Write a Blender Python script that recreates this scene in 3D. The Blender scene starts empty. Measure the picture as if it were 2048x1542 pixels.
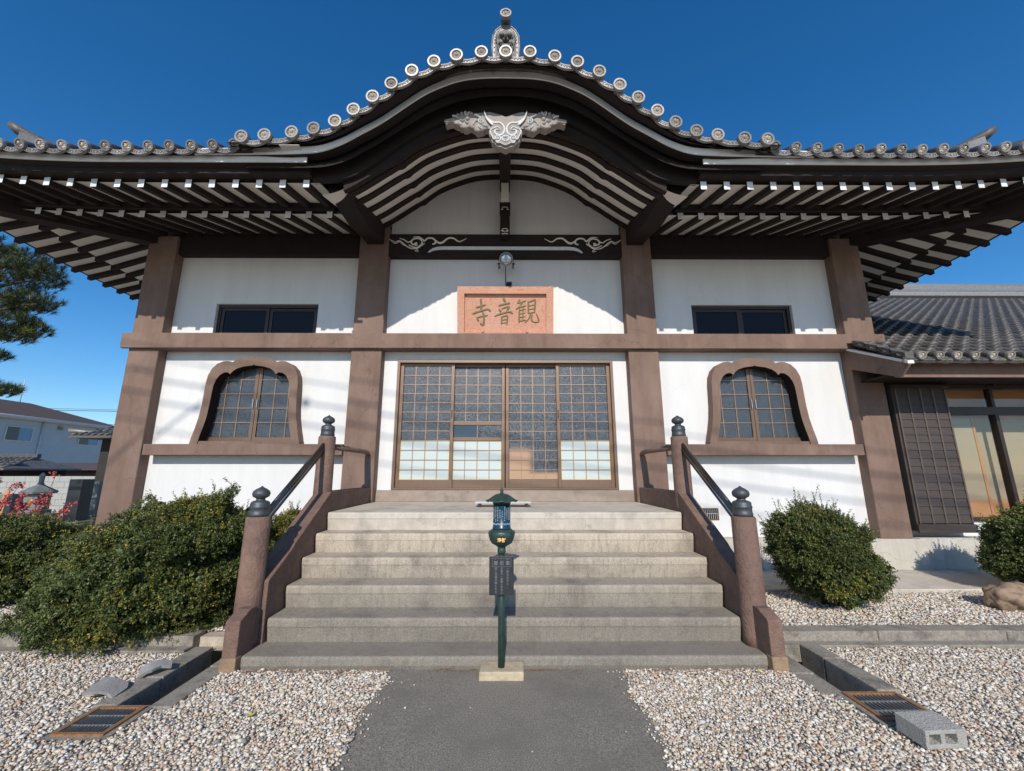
import bpy, bmesh, math, random
import numpy as np
from mathutils import Vector, Matrix
from mathutils.geometry import tessellate_polygon

random.seed(7); rng = np.random.default_rng(7)
R = math.radians
sc = bpy.context.scene

# ------------------------------------------------------------------ camera, sky, sun, exposure
CAMZ = 1.53
cam_d = bpy.data.cameras.new('camera'); cam = bpy.data.objects.new('camera', cam_d)
sc.collection.objects.link(cam); sc.camera = cam
cam.location = (0, 0, CAMZ)
cam.rotation_euler = (R(90 + 11.8), 0, R(-0.35))
cam_d.sensor_width = 36; cam_d.lens = 36 * 830 / 2048
cam_d.shift_x = 8.5 / 2048
cam_d.clip_start = 0.05; cam_d.clip_end = 3000

SUN = Vector((-0.045, -1.0, 0.622)).normalized()      # towards the sun
SUN_EL = math.asin(SUN.z); SUN_AZ = math.atan2(SUN.x, SUN.y)
world = bpy.data.worlds.new("World"); sc.world = world; world.use_nodes = True
wn = world.node_tree; wn.nodes.clear()
sky = wn.nodes.new('ShaderNodeTexSky'); sky.sky_type = 'NISHITA'
sky.sun_disc = False; sky.sun_elevation = SUN_EL; sky.sun_rotation = SUN_AZ
sky.altitude = 0; sky.air_density = 1.0; sky.dust_density = 0.3; sky.ozone_density = 5.0
hs = wn.nodes.new('ShaderNodeHueSaturation'); hs.inputs['Saturation'].default_value = 1.26
bg = wn.nodes.new('ShaderNodeBackground'); bg.inputs['Strength'].default_value = 0.15
wo = wn.nodes.new('ShaderNodeOutputWorld')
wn.links.new(sky.outputs[0], hs.inputs['Color']); wn.links.new(hs.outputs[0], bg.inputs['Color'])
wn.links.new(bg.outputs[0], wo.inputs['Surface'])
sun_d = bpy.data.lights.new('sun', 'SUN'); sun_d.energy = 4.2; sun_d.angle = R(0.5); sun_d.color = (1.0, 0.925, 0.815)
sun = bpy.data.objects.new('sun', sun_d); sc.collection.objects.link(sun)
sun.rotation_euler = (-SUN).to_track_quat('-Z', 'Y').to_euler()
sc.view_settings.view_transform = 'Standard'; sc.view_settings.look = 'None'
sc.view_settings.exposure = 0.0; sc.view_settings.gamma = 1.0; sc.view_settings.use_curve_mapping = False
sc.render.engine = 'CYCLES'; sc.cycles.max_bounces = 6; sc.cycles.diffuse_bounces = 4
sc.cycles.glossy_bounces = 3; sc.cycles.transmission_bounces = 4; sc.cycles.transparent_max_bounces = 6
sc.cycles.use_denoising = True

# ------------------------------------------------------------------ materials
def mat(name, col, rough=0.7, var=0.15, nscale=6.0, bump=0.0, bscale=60.0, metal=0.0, spec=0.5,
        col2=None, c2scale=1.5, c2lo=0.5, c2hi=0.7, stretch=(1, 1, 1), island=None, emit=None, detail=6, coat=0.0, objvar=0.0, streak=0.0):
    m = bpy.data.materials.new(name); m.use_nodes = True
    nt = m.node_tree; L = nt.links; b = nt.nodes['Principled BSDF']
    b.inputs['Roughness'].default_value = rough; b.inputs['Metallic'].default_value = metal
    b.inputs['Specular IOR Level'].default_value = spec
    b.inputs['Coat Weight'].default_value = coat
    tc = nt.nodes.new('ShaderNodeNewGeometry'); mp = nt.nodes.new('ShaderNodeMapping')
    mp.inputs['Scale'].default_value = stretch
    L.new(tc.outputs['Position'], mp.inputs['Vector'])
    n = nt.nodes.new('ShaderNodeTexNoise'); n.inputs['Scale'].default_value = nscale; n.inputs['Detail'].default_value = detail
    n.inputs['Roughness'].default_value = 0.65
    L.new(mp.outputs[0], n.inputs['Vector'])
    r = nt.nodes.new('ShaderNodeValToRGB')
    c = Vector(col)
    r.color_ramp.elements[0].position = 0.3; r.color_ramp.elements[1].position = 0.7
    r.color_ramp.elements[0].color = (*[max(0, x * (1 - var)) for x in c], 1)
    r.color_ramp.elements[1].color = (*[min(1, x * (1 + var)) for x in c], 1)
    L.new(n.outputs['Fac'], r.inputs[0]); out = r.outputs[0]
    if col2 is not None:
        n2 = nt.nodes.new('ShaderNodeTexNoise'); n2.inputs['Scale'].default_value = c2scale; n2.inputs['Detail'].default_value = 8
        n2.inputs['Roughness'].default_value = 0.7
        L.new(mp.outputs[0], n2.inputs['Vector'])
        r2 = nt.nodes.new('ShaderNodeMapRange'); r2.inputs[1].default_value = c2lo; r2.inputs[2].default_value = c2hi
        L.new(n2.outputs['Fac'], r2.inputs[0])
        mx = nt.nodes.new('ShaderNodeMix'); mx.data_type = 'RGBA'
        mx.inputs[7].default_value = (*col2, 1); L.new(out, mx.inputs[6]); L.new(r2.outputs[0], mx.inputs[0]); out = mx.outputs[2]
    if island:
        ri = nt.nodes.new('ShaderNodeValToRGB'); ri.color_ramp.interpolation = 'LINEAR'
        L.new(tc.outputs['Random Per Island'], ri.inputs[0])
        els = ri.color_ramp.elements
        for i, (p, cc) in enumerate(island):
            e = els[i] if i < 2 else els.new(p)
            e.position = p; e.color = (*cc, 1)
        mx = nt.nodes.new('ShaderNodeMix'); mx.data_type = 'RGBA'; mx.blend_type = 'MULTIPLY'; mx.inputs[0].default_value = 1
        L.new(out, mx.inputs[6]); L.new(ri.outputs[0], mx.inputs[7]); out = mx.outputs[2]
    if streak:                                           # rain marks and grime, long in z
        ms = nt.nodes.new('ShaderNodeMapping'); ms.inputs['Scale'].default_value = (7, 7, .5); L.new(tc.outputs['Position'], ms.inputs[0])
        ns_ = nt.nodes.new('ShaderNodeTexNoise'); ns_.inputs['Scale'].default_value = 1.0; ns_.inputs['Detail'].default_value = 7; ns_.inputs['Roughness'].default_value = .7
        L.new(ms.outputs[0], ns_.inputs['Vector']); mk = nt.nodes.new('ShaderNodeMapRange'); mk.inputs[1].default_value = .48; mk.inputs[2].default_value = .78
        mk.inputs[3].default_value = 1.0; mk.inputs[4].default_value = 1 - streak; L.new(ns_.outputs['Fac'], mk.inputs[0])
        vo = nt.nodes.new('ShaderNodeTexVoronoi'); vo.feature = 'DISTANCE_TO_EDGE'; vo.inputs['Scale'].default_value = .55
        ad = nt.nodes.new('ShaderNodeVectorMath'); ad.operation = 'MULTIPLY_ADD'; ad.inputs[1].default_value = (.35, .35, .35)
        L.new(n.outputs['Color'], ad.inputs[0]); L.new(tc.outputs['Position'], ad.inputs[2]); L.new(ad.outputs[0], vo.inputs['Vector'])
        mc = nt.nodes.new('ShaderNodeMapRange'); mc.inputs[1].default_value = .0008; mc.inputs[2].default_value = .003; mc.inputs[3].default_value = 1 - streak * 1.3; mc.inputs[4].default_value = 1
        L.new(vo.outputs['Distance'], mc.inputs[0]); pm_ = nt.nodes.new('ShaderNodeMath'); pm_.operation = 'MULTIPLY'; L.new(mk.outputs[0], pm_.inputs[0]); L.new(mc.outputs[0], pm_.inputs[1])
        cs = nt.nodes.new('ShaderNodeCombineXYZ')
        for i_ in range(3): L.new(pm_.outputs[0], cs.inputs[i_])
        mx = nt.nodes.new('ShaderNodeMix'); mx.data_type = 'RGBA'; mx.blend_type = 'MULTIPLY'; mx.inputs[0].default_value = 1
        L.new(out, mx.inputs[6]); L.new(cs.outputs[0], mx.inputs[7]); out = mx.outputs[2]
    if objvar:
        oi = nt.nodes.new('ShaderNodeObjectInfo'); mr_ = nt.nodes.new('ShaderNodeMapRange'); mr_.inputs[3].default_value = 1 - objvar; mr_.inputs[4].default_value = 1 + objvar * .6
        L.new(oi.outputs['Random'], mr_.inputs[0]); cm = nt.nodes.new('ShaderNodeCombineXYZ')
        for i_ in range(3): L.new(mr_.outputs[0], cm.inputs[i_])
        mx = nt.nodes.new('ShaderNodeMix'); mx.data_type = 'RGBA'; mx.blend_type = 'MULTIPLY'; mx.inputs[0].default_value = 1
        L.new(out, mx.inputs[6]); L.new(cm.outputs[0], mx.inputs[7]); out = mx.outputs[2]
    L.new(out, b.inputs['Base Color'])
    if bump:
        n3 = nt.nodes.new('ShaderNodeTexNoise'); n3.inputs['Scale'].default_value = bscale; n3.inputs['Detail'].default_value = 5
        L.new(mp.outputs[0], n3.inputs['Vector'])
        bp = nt.nodes.new('ShaderNodeBump'); bp.inputs['Strength'].default_value = min(1, bump); bp.inputs['Distance'].default_value = 0.01
        L.new(n3.outputs['Fac'], bp.inputs['Height']); L.new(bp.outputs[0], b.inputs['Normal'])
    return m

M = {}
M['white'] = mat('white_plaster', (.685, .685, .68), .85, .05, 2.2, .3, 90, col2=(.59, .585, .57), c2scale=1.1, c2lo=.58, c2hi=.85, stretch=(1.8, 1.8, .4), spec=.3, streak=.05)
M['brown'] = mat('brown_paint', (.200, .132, .103), .8, .14, 4, .6, 170, col2=(.26, .182, .15), c2scale=1.6, c2lo=.48, c2hi=.72, spec=.25, stretch=(1, 1, .5), streak=.22)
M['rough_brown'] = mat('rough_brown_paint', (.165, .103, .080), .75, .2, 14, 1.0, 55, col2=(.25, .155, .115), c2scale=3, c2lo=.48, c2hi=.7, spec=.3)
M['dark'] = mat('shaded_brown_paint', (.024, .017, .015), .7, .15, 7, .2, 120, spec=.22)  # same brown paint as the pillars, with deep eave shade put into its colour
M['soffit'] = mat('soffit_paint', (.76, .73, .67), .8, .05, 5, .1, 100, spec=.2)
M['offwhite'] = mat('eave_board_paint', (.74, .74, .72), .5, .07, 5, .1, 80, spec=.4)
M['rafter_end'] = mat('rafter_end_paint', (.76, .78, .78), .6, .10, 12, objvar=.22)
M['tile'] = mat('smoked_roof_tile', (.14, .132, .126), .5, .35, 22, .3, 90, metal=.15, spec=.4, col2=(.075, .072, .066), c2scale=9, c2lo=.5, c2hi=.72, objvar=.3)
M['tile_light'] = mat('silver_roof_tile', (.255, .248, .243), .40, .22, 25, .2, 120, metal=.2, spec=.6, col2=(.17, .16, .15), c2scale=16, c2lo=.52, c2hi=.75, objvar=.35)
M['tile_flower'] = mat('tile_flower', (.38, .33, .27), .5, .35, 60, .2, 120, metal=.2, objvar=.3)
M['tile_dark'] = mat('tile_recess', (.06, .058, .056), .7, .3, 40)
M['concrete'] = mat('pale_concrete', (.54, .49, .42), .9, .12, 5, .5, 130, col2=(.30, .27, .235), c2scale=2.2, c2lo=.5, c2hi=.75, streak=.2)
M['plinth'] = mat('plinth_plaster', (.50, .47, .41), .9, .08, 4, .2, 90, col2=(.62, .60, .56), c2scale=1.6, c2lo=.55, c2hi=.7, streak=.25)
M['kerb'] = mat('kerb_concrete', (.30, .27, .225), .95, .35, 60, .9, 160, col2=(.12, .11, .095), c2scale=6, c2lo=.5, c2hi=.7)
M['asphalt'] = mat('path_asphalt', (.265, .238, .20), .95, .6, 110, 1.0, 200, col2=(.195, .176, .15), c2scale=1.7, c2lo=.45, c2hi=.7, detail=3)
M['soil'] = mat('ground_soil', (.42, .36, .28), .95, .3, 12, .5, 60)
M['drain'] = mat('drain_concrete', (.085, .08, .07), .95, .3, 20, .5, 90)
M['frame'] = mat('bronze_aluminium', (.185, .120, .083), .42, .12, 60, metal=.35, spec=.5, stretch=(1, 1, .1))
M['muntin'] = mat('bronze_glazing_bar', (.33, .215, .14), .4, .1, 30, metal=.25)
M['darkframe'] = mat('dark_bronze_frame', (.05, .035, .03), .4, .1, 30, metal=.4)
M['paper'] = mat('shoji_film', (.50, .57, .565), .55, .05, 60, .15, 150, spec=.4)
M['yellow'] = mat('yellow_film_edge', (.66, .48, .20), .5, .1, 30)
M['black'] = mat('black_plastic', (.018, .018, .02), .4, .1, 30)
M['steel'] = mat('dark_steel', (.13, .115, .105), .28, .1, 30, metal=.9)
M['steel_bright'] = mat('bright_steel', (.6, .6, .6), .25, .05, 30, metal=1)
M['knob'] = mat('grey_bronze_cap', (.075, .082, .092), .5, .18, 20, .25, 90, metal=.4)
M['green'] = mat('green_bronze', (.034, .066, .058), .42, .25, 30, .1, 90, metal=.25, col2=(.055, .115, .095), c2scale=14, c2lo=.55, c2hi=.75)
M['drum'] = mat('blue_enamel', (.008, .045, .075), .3, .1, 20, coat=.4)
M['plate'] = mat('black_plate', (.020, .024, .026), .45, .25, 8, .1, 100)
M['plate_txt'] = mat('plate_lettering', (.17, .18, .19), .6, .1, 30)
M['white_txt'] = mat('white_lettering', (.52, .58, .62), .6, .05, 30)
M['gold'] = mat('gold_lettering', (.36, .20, .05), .45, .15, 50, metal=.3)
M['stone_pale'] = mat('pale_rough_stone', (.47, .39, .27), .9, .2, 14, .9, 45, col2=(.30, .25, .18), c2scale=8, c2lo=.55, c2hi=.75)
M['wood_grey'] = mat('weathered_board', (.48, .47, .44), .7, .12, 30, .2, 60, stretch=(.1, 1, 1))
M['rust'] = mat('rusty_iron', (.30, .15, .065), .8, .3, 40, .4, 120, metal=.2)
M['galv'] = mat('galvanised_bar', (.30, .31, .31), .5, .2, 60, metal=.6)
M['block'] = mat('cinder_block', (.38, .37, .34), .95, .15, 30, 1.0, 110)
M['shard'] = mat('broken_tile', (.27, .265, .255), .75, .1, 20, .3, 60)
M['rock'] = mat('brown_rock', (.27, .19, .13), .9, .3, 7, 1.0, 14, col2=(.14, .09, .06), c2scale=10, c2lo=.5, c2hi=.65)
M['wire'] = mat('cable_black', (.02, .02, .02), .6, .1, 10)
M['leafA'] = mat('shrub_leaf', (.085, .105, .030), .55, .3, 3, island=[(0, (.35, .5, .5)), (1, (1.7, 1.5, 1.0)), (.45, (.8, .85, .8)), (.8, (1.15, 1.15, .95))], spec=.45)
M['leafB'] = mat('yellow_shrub_leaf', (.155, .155, .032), .55, .25, 3, island=[(0, (.4, .5, .5)), (1, (2.0, 1.5, .8)), (.5, (.8, .85, .8))], spec=.45)
M['stem'] = mat('grey_stem', (.13, .10, .075), .9, .2, 30)
M['twig'] = mat('twig_bark', (.075, .055, .04), .9, .2, 30)
M['flower'] = mat('pink_petal', (.55, .08, .09), .6, .2, 20, island=[(0, (.6, .5, .5)), (1, (1.4, 2.2, 2.0))])
M['needle'] = mat('pine_needle', (.038, .058, .018), .55, .2, 3, island=[(0, (.4, .5, .5)), (1, (2.0, 1.8, 1.2)), (.6, (.9, .9, .8))])
M['needle_new'] = mat('young_pine_needle', (.14, .17, .04), .5, .2, 3)
M['housewall'] = mat('grey_siding', (.40, .45, .48), .85, .05, 1.5, spec=.2)
M['houseroof'] = mat('brown_slate_roof', (.090, .062, .052), .85, .3, 5, .2, 20, stretch=(1, 1, 4))
M['houseglass'] = mat('house_window_glass', (.035, .055, .07), .15, .05, 3)
M['curtain'] = mat('pale_curtain', (.20, .33, .45), .8, .05, 3)
M['gutter'] = mat('white_gutter', (.5, .52, .53), .5, .05, 3)
M['blockwall'] = mat('pale_block_wall', (.36, .37, .355), .9, .08, 3, .3, 40, col2=(.35, .18, .10), c2scale=1.2, c2lo=.66, c2hi=.72)
M['granite'] = mat('grey_granite', (.17, .19, .19), .7, .2, 60, .1, 120)
M['granite_dark'] = mat('dark_granite', (.03, .035, .04), .3, .2, 60)
M['shutter'] = mat('bronze_shutter_panel', (.062, .048, .042), .6, .15, 30, .1, 120, metal=.15, stretch=(.15, 1, 1))
M['shutter_rib'] = mat('bronze_shutter_rib', (.115, .088, .075), .5, .1, 30, metal=.2)
M['orange'] = mat('orange_wood', (.55, .25, .10), .55, .12, 9, .1, 60, stretch=(.2, 1, 1))
M['cream'] = mat('cream_wall', (.62, .56, .47), .8, .04, 3)
M['screen'] = mat('dim_paper_screen', (.42, .32, .215), .8, .06, 3)
M['footing'] = mat('stained_footing', (.30, .205, .125), .95, .25, 18, .9, 60, col2=(.17, .12, .085), c2scale=9, c2lo=.5, c2hi=.7)
M['tan'] = mat('tan_curtain', (.50, .34, .22), .8, .1, 2)
M['interior'] = mat('dark_interior', (.03, .028, .025), .9, .2, 2)
M['mouth'] = mat('vent_grille_iron', (.13, .09, .06), .7, .2, 30)

def sugi():
    m = bpy.data.materials.new('red_cedar_board'); m.use_nodes = True
    nt = m.node_tree; L = nt.links; b = nt.nodes['Principled BSDF']; b.inputs['Roughness'].default_value = .6
    b.inputs['Specular IOR Level'].default_value = .3
    g = nt.nodes.new('ShaderNodeNewGeometry'); mp = nt.nodes.new('ShaderNodeMapping'); mp.inputs['Scale'].default_value = (1.5, 1, 9)
    L.new(g.outputs['Position'], mp.inputs[0])
    w = nt.nodes.new('ShaderNodeTexNoise'); w.inputs['Scale'].default_value = 1.3; w.inputs['Detail'].default_value = 2
    L.new(mp.outputs[0], w.inputs['Vector'])
    mu = nt.nodes.new('ShaderNodeMath'); mu.operation = 'MULTIPLY'; mu.inputs[1].default_value = 22
    fr = nt.nodes.new('ShaderNodeMath'); fr.operation = 'FRACT'
    L.new(w.outputs['Fac'], mu.inputs[0]); L.new(mu.outputs[0], fr.inputs[0])
    r = nt.nodes.new('ShaderNodeValToRGB'); e = r.color_ramp.elements
    e[0].color = (.60, .33, .235, 1); e[1].color = (.46, .205, .13, 1); e[0].position = .35; e[1].position = .95
    L.new(fr.outputs[0], r.inputs[0])
    n2 = nt.nodes.new('ShaderNodeTexNoise'); n2.inputs['Scale'].default_value = 4
    L.new(g.outputs['Position'], n2.inputs['Vector'])
    mr = nt.nodes.new('ShaderNodeMapRange'); mr.inputs[1].default_value = .5; mr.inputs[2].default_value = .75; mr.inputs[4].default_value = .5
    L.new(n2.outputs['Fac'], mr.inputs[0])
    mx = nt.nodes.new('ShaderNodeMix'); mx.data_type = 'RGBA'; mx.inputs[7].default_value = (.62, .41, .35, 1)
    L.new(r.outputs[0], mx.inputs[6]); L.new(mr.outputs[0], mx.inputs[0]); L.new(mx.outputs[2], b.inputs['Base Color'])
    return m
M['sugi'] = sugi()
M['bronze_char'] = mat('bronze_lettering', (.20, .145, .07), .5, .2, 40, metal=.2)

def glass(name, col, rough, vscale, strength, sparkle):
    """pebbled dark glass: fine bump, with sky glints painted in as pale flecks"""
    m = bpy.data.materials.new(name); m.use_nodes = True
    nt = m.node_tree; L = nt.links; b = nt.nodes['Principled BSDF']
    b.inputs['Roughness'].default_value = rough; b.inputs['Specular IOR Level'].default_value = .5
    g = nt.nodes.new('ShaderNodeNewGeometry')
    n = nt.nodes.new('ShaderNodeTexNoise'); n.inputs['Scale'].default_value = vscale; n.inputs['Detail'].default_value = 2
    L.new(g.outputs['Position'], n.inputs['Vector'])
    bp = nt.nodes.new('ShaderNodeBump'); bp.inputs['Strength'].default_value = strength; bp.inputs['Distance'].default_value = .01
    L.new(n.outputs['Fac'], bp.inputs['Height']); L.new(bp.outputs[0], b.inputs['Normal'])
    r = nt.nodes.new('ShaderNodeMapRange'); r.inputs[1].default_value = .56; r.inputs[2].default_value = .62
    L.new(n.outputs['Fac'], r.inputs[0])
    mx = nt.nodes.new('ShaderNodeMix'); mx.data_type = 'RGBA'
    mx.inputs[6].default_value = (*col, 1); mx.inputs[7].default_value = (*sparkle, 1)  # pale flecks in the base colour stand for bright sky facets
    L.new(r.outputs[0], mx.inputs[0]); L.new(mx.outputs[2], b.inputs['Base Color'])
    return m
M['glass'] = glass('pebbled_glass', (.012, .018, .026), .3, 170, .14, (.34, .39, .44))
M['glass_tan'] = glass('pebbled_glass_tan', (.30, .19, .12), .3, 170, .14, (.52, .42, .33))
def tan_patch_glass():  # tan patch at lower left and along the foot, mixed into the glass colour
    m = M['glass'].copy(); m.name = 'pebbled_glass_tan_patch'; nt = m.node_tree; L = nt.links
    b = nt.nodes['Principled BSDF']; src = b.inputs['Base Color'].links[0].from_socket
    g = nt.nodes.new('ShaderNodeNewGeometry'); sp = nt.nodes.new('ShaderNodeSeparateXYZ'); L.new(g.outputs['Position'], sp.inputs[0])
    def mr(o, a, c):
        r = nt.nodes.new('ShaderNodeMapRange'); r.interpolation_type = 'SMOOTHSTEP'; r.inputs[1].default_value = a; r.inputs[2].default_value = c; L.new(o, r.inputs[0]); return r.outputs[0]
    mu = nt.nodes.new('ShaderNodeMath'); mu.operation = 'MULTIPLY'; L.new(mr(sp.outputs['X'], .50, .34), mu.inputs[0]); L.new(mr(sp.outputs['Z'], 1.98, 1.80), mu.inputs[1])
    mx2 = nt.nodes.new('ShaderNodeMath'); mx2.operation = 'MAXIMUM'; L.new(mu.outputs[0], mx2.inputs[0]); L.new(mr(sp.outputs['Z'], 1.56, 1.48), mx2.inputs[1])
    mx = nt.nodes.new('ShaderNodeMix'); mx.data_type = 'RGBA'; mx.inputs[7].default_value = (.42, .27, .17, 1)
    L.new(mx2.outputs[0], mx.inputs[0]); L.new(src, mx.inputs[6]); L.new(mx.outputs[2], b.inputs['Base Color']); return m
M['glass_tan'] = tan_patch_glass()
M['clear'] = mat('clear_dark_glass', (.02, .035, .06), .06, .05, 3, spec=.9)
M['clear_up'] = mat('upper_window_glass', (.014, .016, .022), .15, .05, 3, spec=.12)

def thin_glass():
    m = bpy.data.materials.new('thin_window_glass'); m.use_nodes = True
    nt = m.node_tree; L = nt.links; nt.nodes.remove(nt.nodes['Principled BSDF'])
    o = nt.nodes['Material Output']; t = nt.nodes.new('ShaderNodeBsdfTransparent'); t.inputs[0].default_value = (.93, .95, .95, 1)
    gl = nt.nodes.new('ShaderNodeBsdfGlossy'); gl.inputs['Roughness'].default_value = .02
    lw = nt.nodes.new('ShaderNodeLayerWeight'); lw.inputs[0].default_value = .5
    pw = nt.nodes.new('ShaderNodeMath'); pw.operation = 'POWER'; pw.inputs[1].default_value = 4.0; L.new(lw.outputs['Facing'], pw.inputs[0])
    fr = nt.nodes.new('ShaderNodeMath'); fr.operation = 'MULTIPLY_ADD'; fr.inputs[1].default_value = .5; fr.inputs[2].default_value = .05; L.new(pw.outputs[0], fr.inputs[0])
    mx = nt.nodes.new('ShaderNodeMixShader'); L.new(fr.outputs[0], mx.inputs[0]); L.new(t.outputs[0], mx.inputs[1]); L.new(gl.outputs[0], mx.inputs[2])
    L.new(mx.outputs[0], o.inputs['Surface']); return m
M['thin'] = thin_glass()

def step_mat():
    """worn washed concrete: stone grain, dark damp stains, streaks"""
    m = bpy.data.materials.new('worn_step_concrete'); m.use_nodes = True
    nt = m.node_tree; L = nt.links; b = nt.nodes['Principled BSDF']; b.inputs['Roughness'].default_value = .92
    b.inputs['Specular IOR Level'].default_value = .2
    g = nt.nodes.new('ShaderNodeNewGeometry')
    def noise(s, d=6, st=(1, 1, 1)):
        mp = nt.nodes.new('ShaderNodeMapping'); mp.inputs['Scale'].default_value = st; L.new(g.outputs['Position'], mp.inputs[0])
        n = nt.nodes.new('ShaderNodeTexNoise'); n.inputs['Scale'].default_value = s; n.inputs['Detail'].default_value = d
        n.inputs['Roughness'].default_value = .7; L.new(mp.outputs[0], n.inputs['Vector']); return n.outputs['Fac']
    def rng_(x, a, bb, c=0, d=1):
        r = nt.nodes.new('ShaderNodeMapRange'); r.inputs[1].default_value = a; r.inputs[2].default_value = bb
        r.inputs[3].default_value = c; r.inputs[4].default_value = d; L.new(x, r.inputs[0]); return r.outputs[0]
    def mix(f, a, bb, mode='MIX'):
        mx = nt.nodes.new('ShaderNodeMix'); mx.data_type = 'RGBA'; mx.blend_type = mode
        for k, v in ((0, f), (6, a), (7, bb)):
            if isinstance(v, (tuple, float, int)): mx.inputs[k].default_value = v if not isinstance(v, tuple) else (*v, 1)
            else: L.new(v, mx.inputs[k])
        return mx.outputs[2]
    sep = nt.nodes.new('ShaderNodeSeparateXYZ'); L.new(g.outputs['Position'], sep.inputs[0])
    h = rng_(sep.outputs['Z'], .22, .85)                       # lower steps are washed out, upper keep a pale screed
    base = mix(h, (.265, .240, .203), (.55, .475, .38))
    st = rng_(noise(2.4, 9, (1, 1, 1)), .46, .74, 0, .8)
    base = mix(st, base, (.15, .135, .118))
    streak = rng_(noise(9, 6, (3, 3, .25)), .48, .76, 0, .6)
    base = mix(streak, base, (.15, .135, .115))
    pale = rng_(noise(2.3, 6, (1, 1, 2)), .60, .78, 0, .55)
    base = mix(pale, base, (.52, .44, .33))
    grain = rng_(noise(120, 3), .32, .68, .66, 1.30)
    cmb = nt.nodes.new('ShaderNodeCombineXYZ')
    for i in range(3): L.new(grain, cmb.inputs[i])
    base = mix(1.0, base, cmb.outputs[0], 'MULTIPLY')
    L.new(base, b.inputs['Base Color'])
    bp = nt.nodes.new('ShaderNodeBump'); bp.inputs['Strength'].default_value = .8; bp.inputs['Distance'].default_value = .006
    L.new(noise(150, 3), bp.inputs['Height']); L.new(bp.outputs[0], b.inputs['Normal'])
    return m
M['step'] = step_mat()
M['sillp'] = mat('sill_plaster', (.31, .25, .205), .9, .12, 8, .5, 110, col2=(.20, .17, .15), c2scale=3, c2lo=.55, c2hi=.7)
M['pebble'] = mat('pebbles', (1, 1, 1), .65, .12, 60, .3, 200, spec=.35, island=[
    (0, (.16, .16, .17)), (1, (.84, .80, .72)), (.06, (.34, .33, .31)), (.12, (.52, .45, .36)), (.23, (.48, .30, .20)), (.29, (.64, .54, .42)),
    (.45, (.74, .65, .53)), (.56, (.56, .45, .32)), (.66, (.78, .72, .63)), (.82, (.58, .56, .52))])

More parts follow.
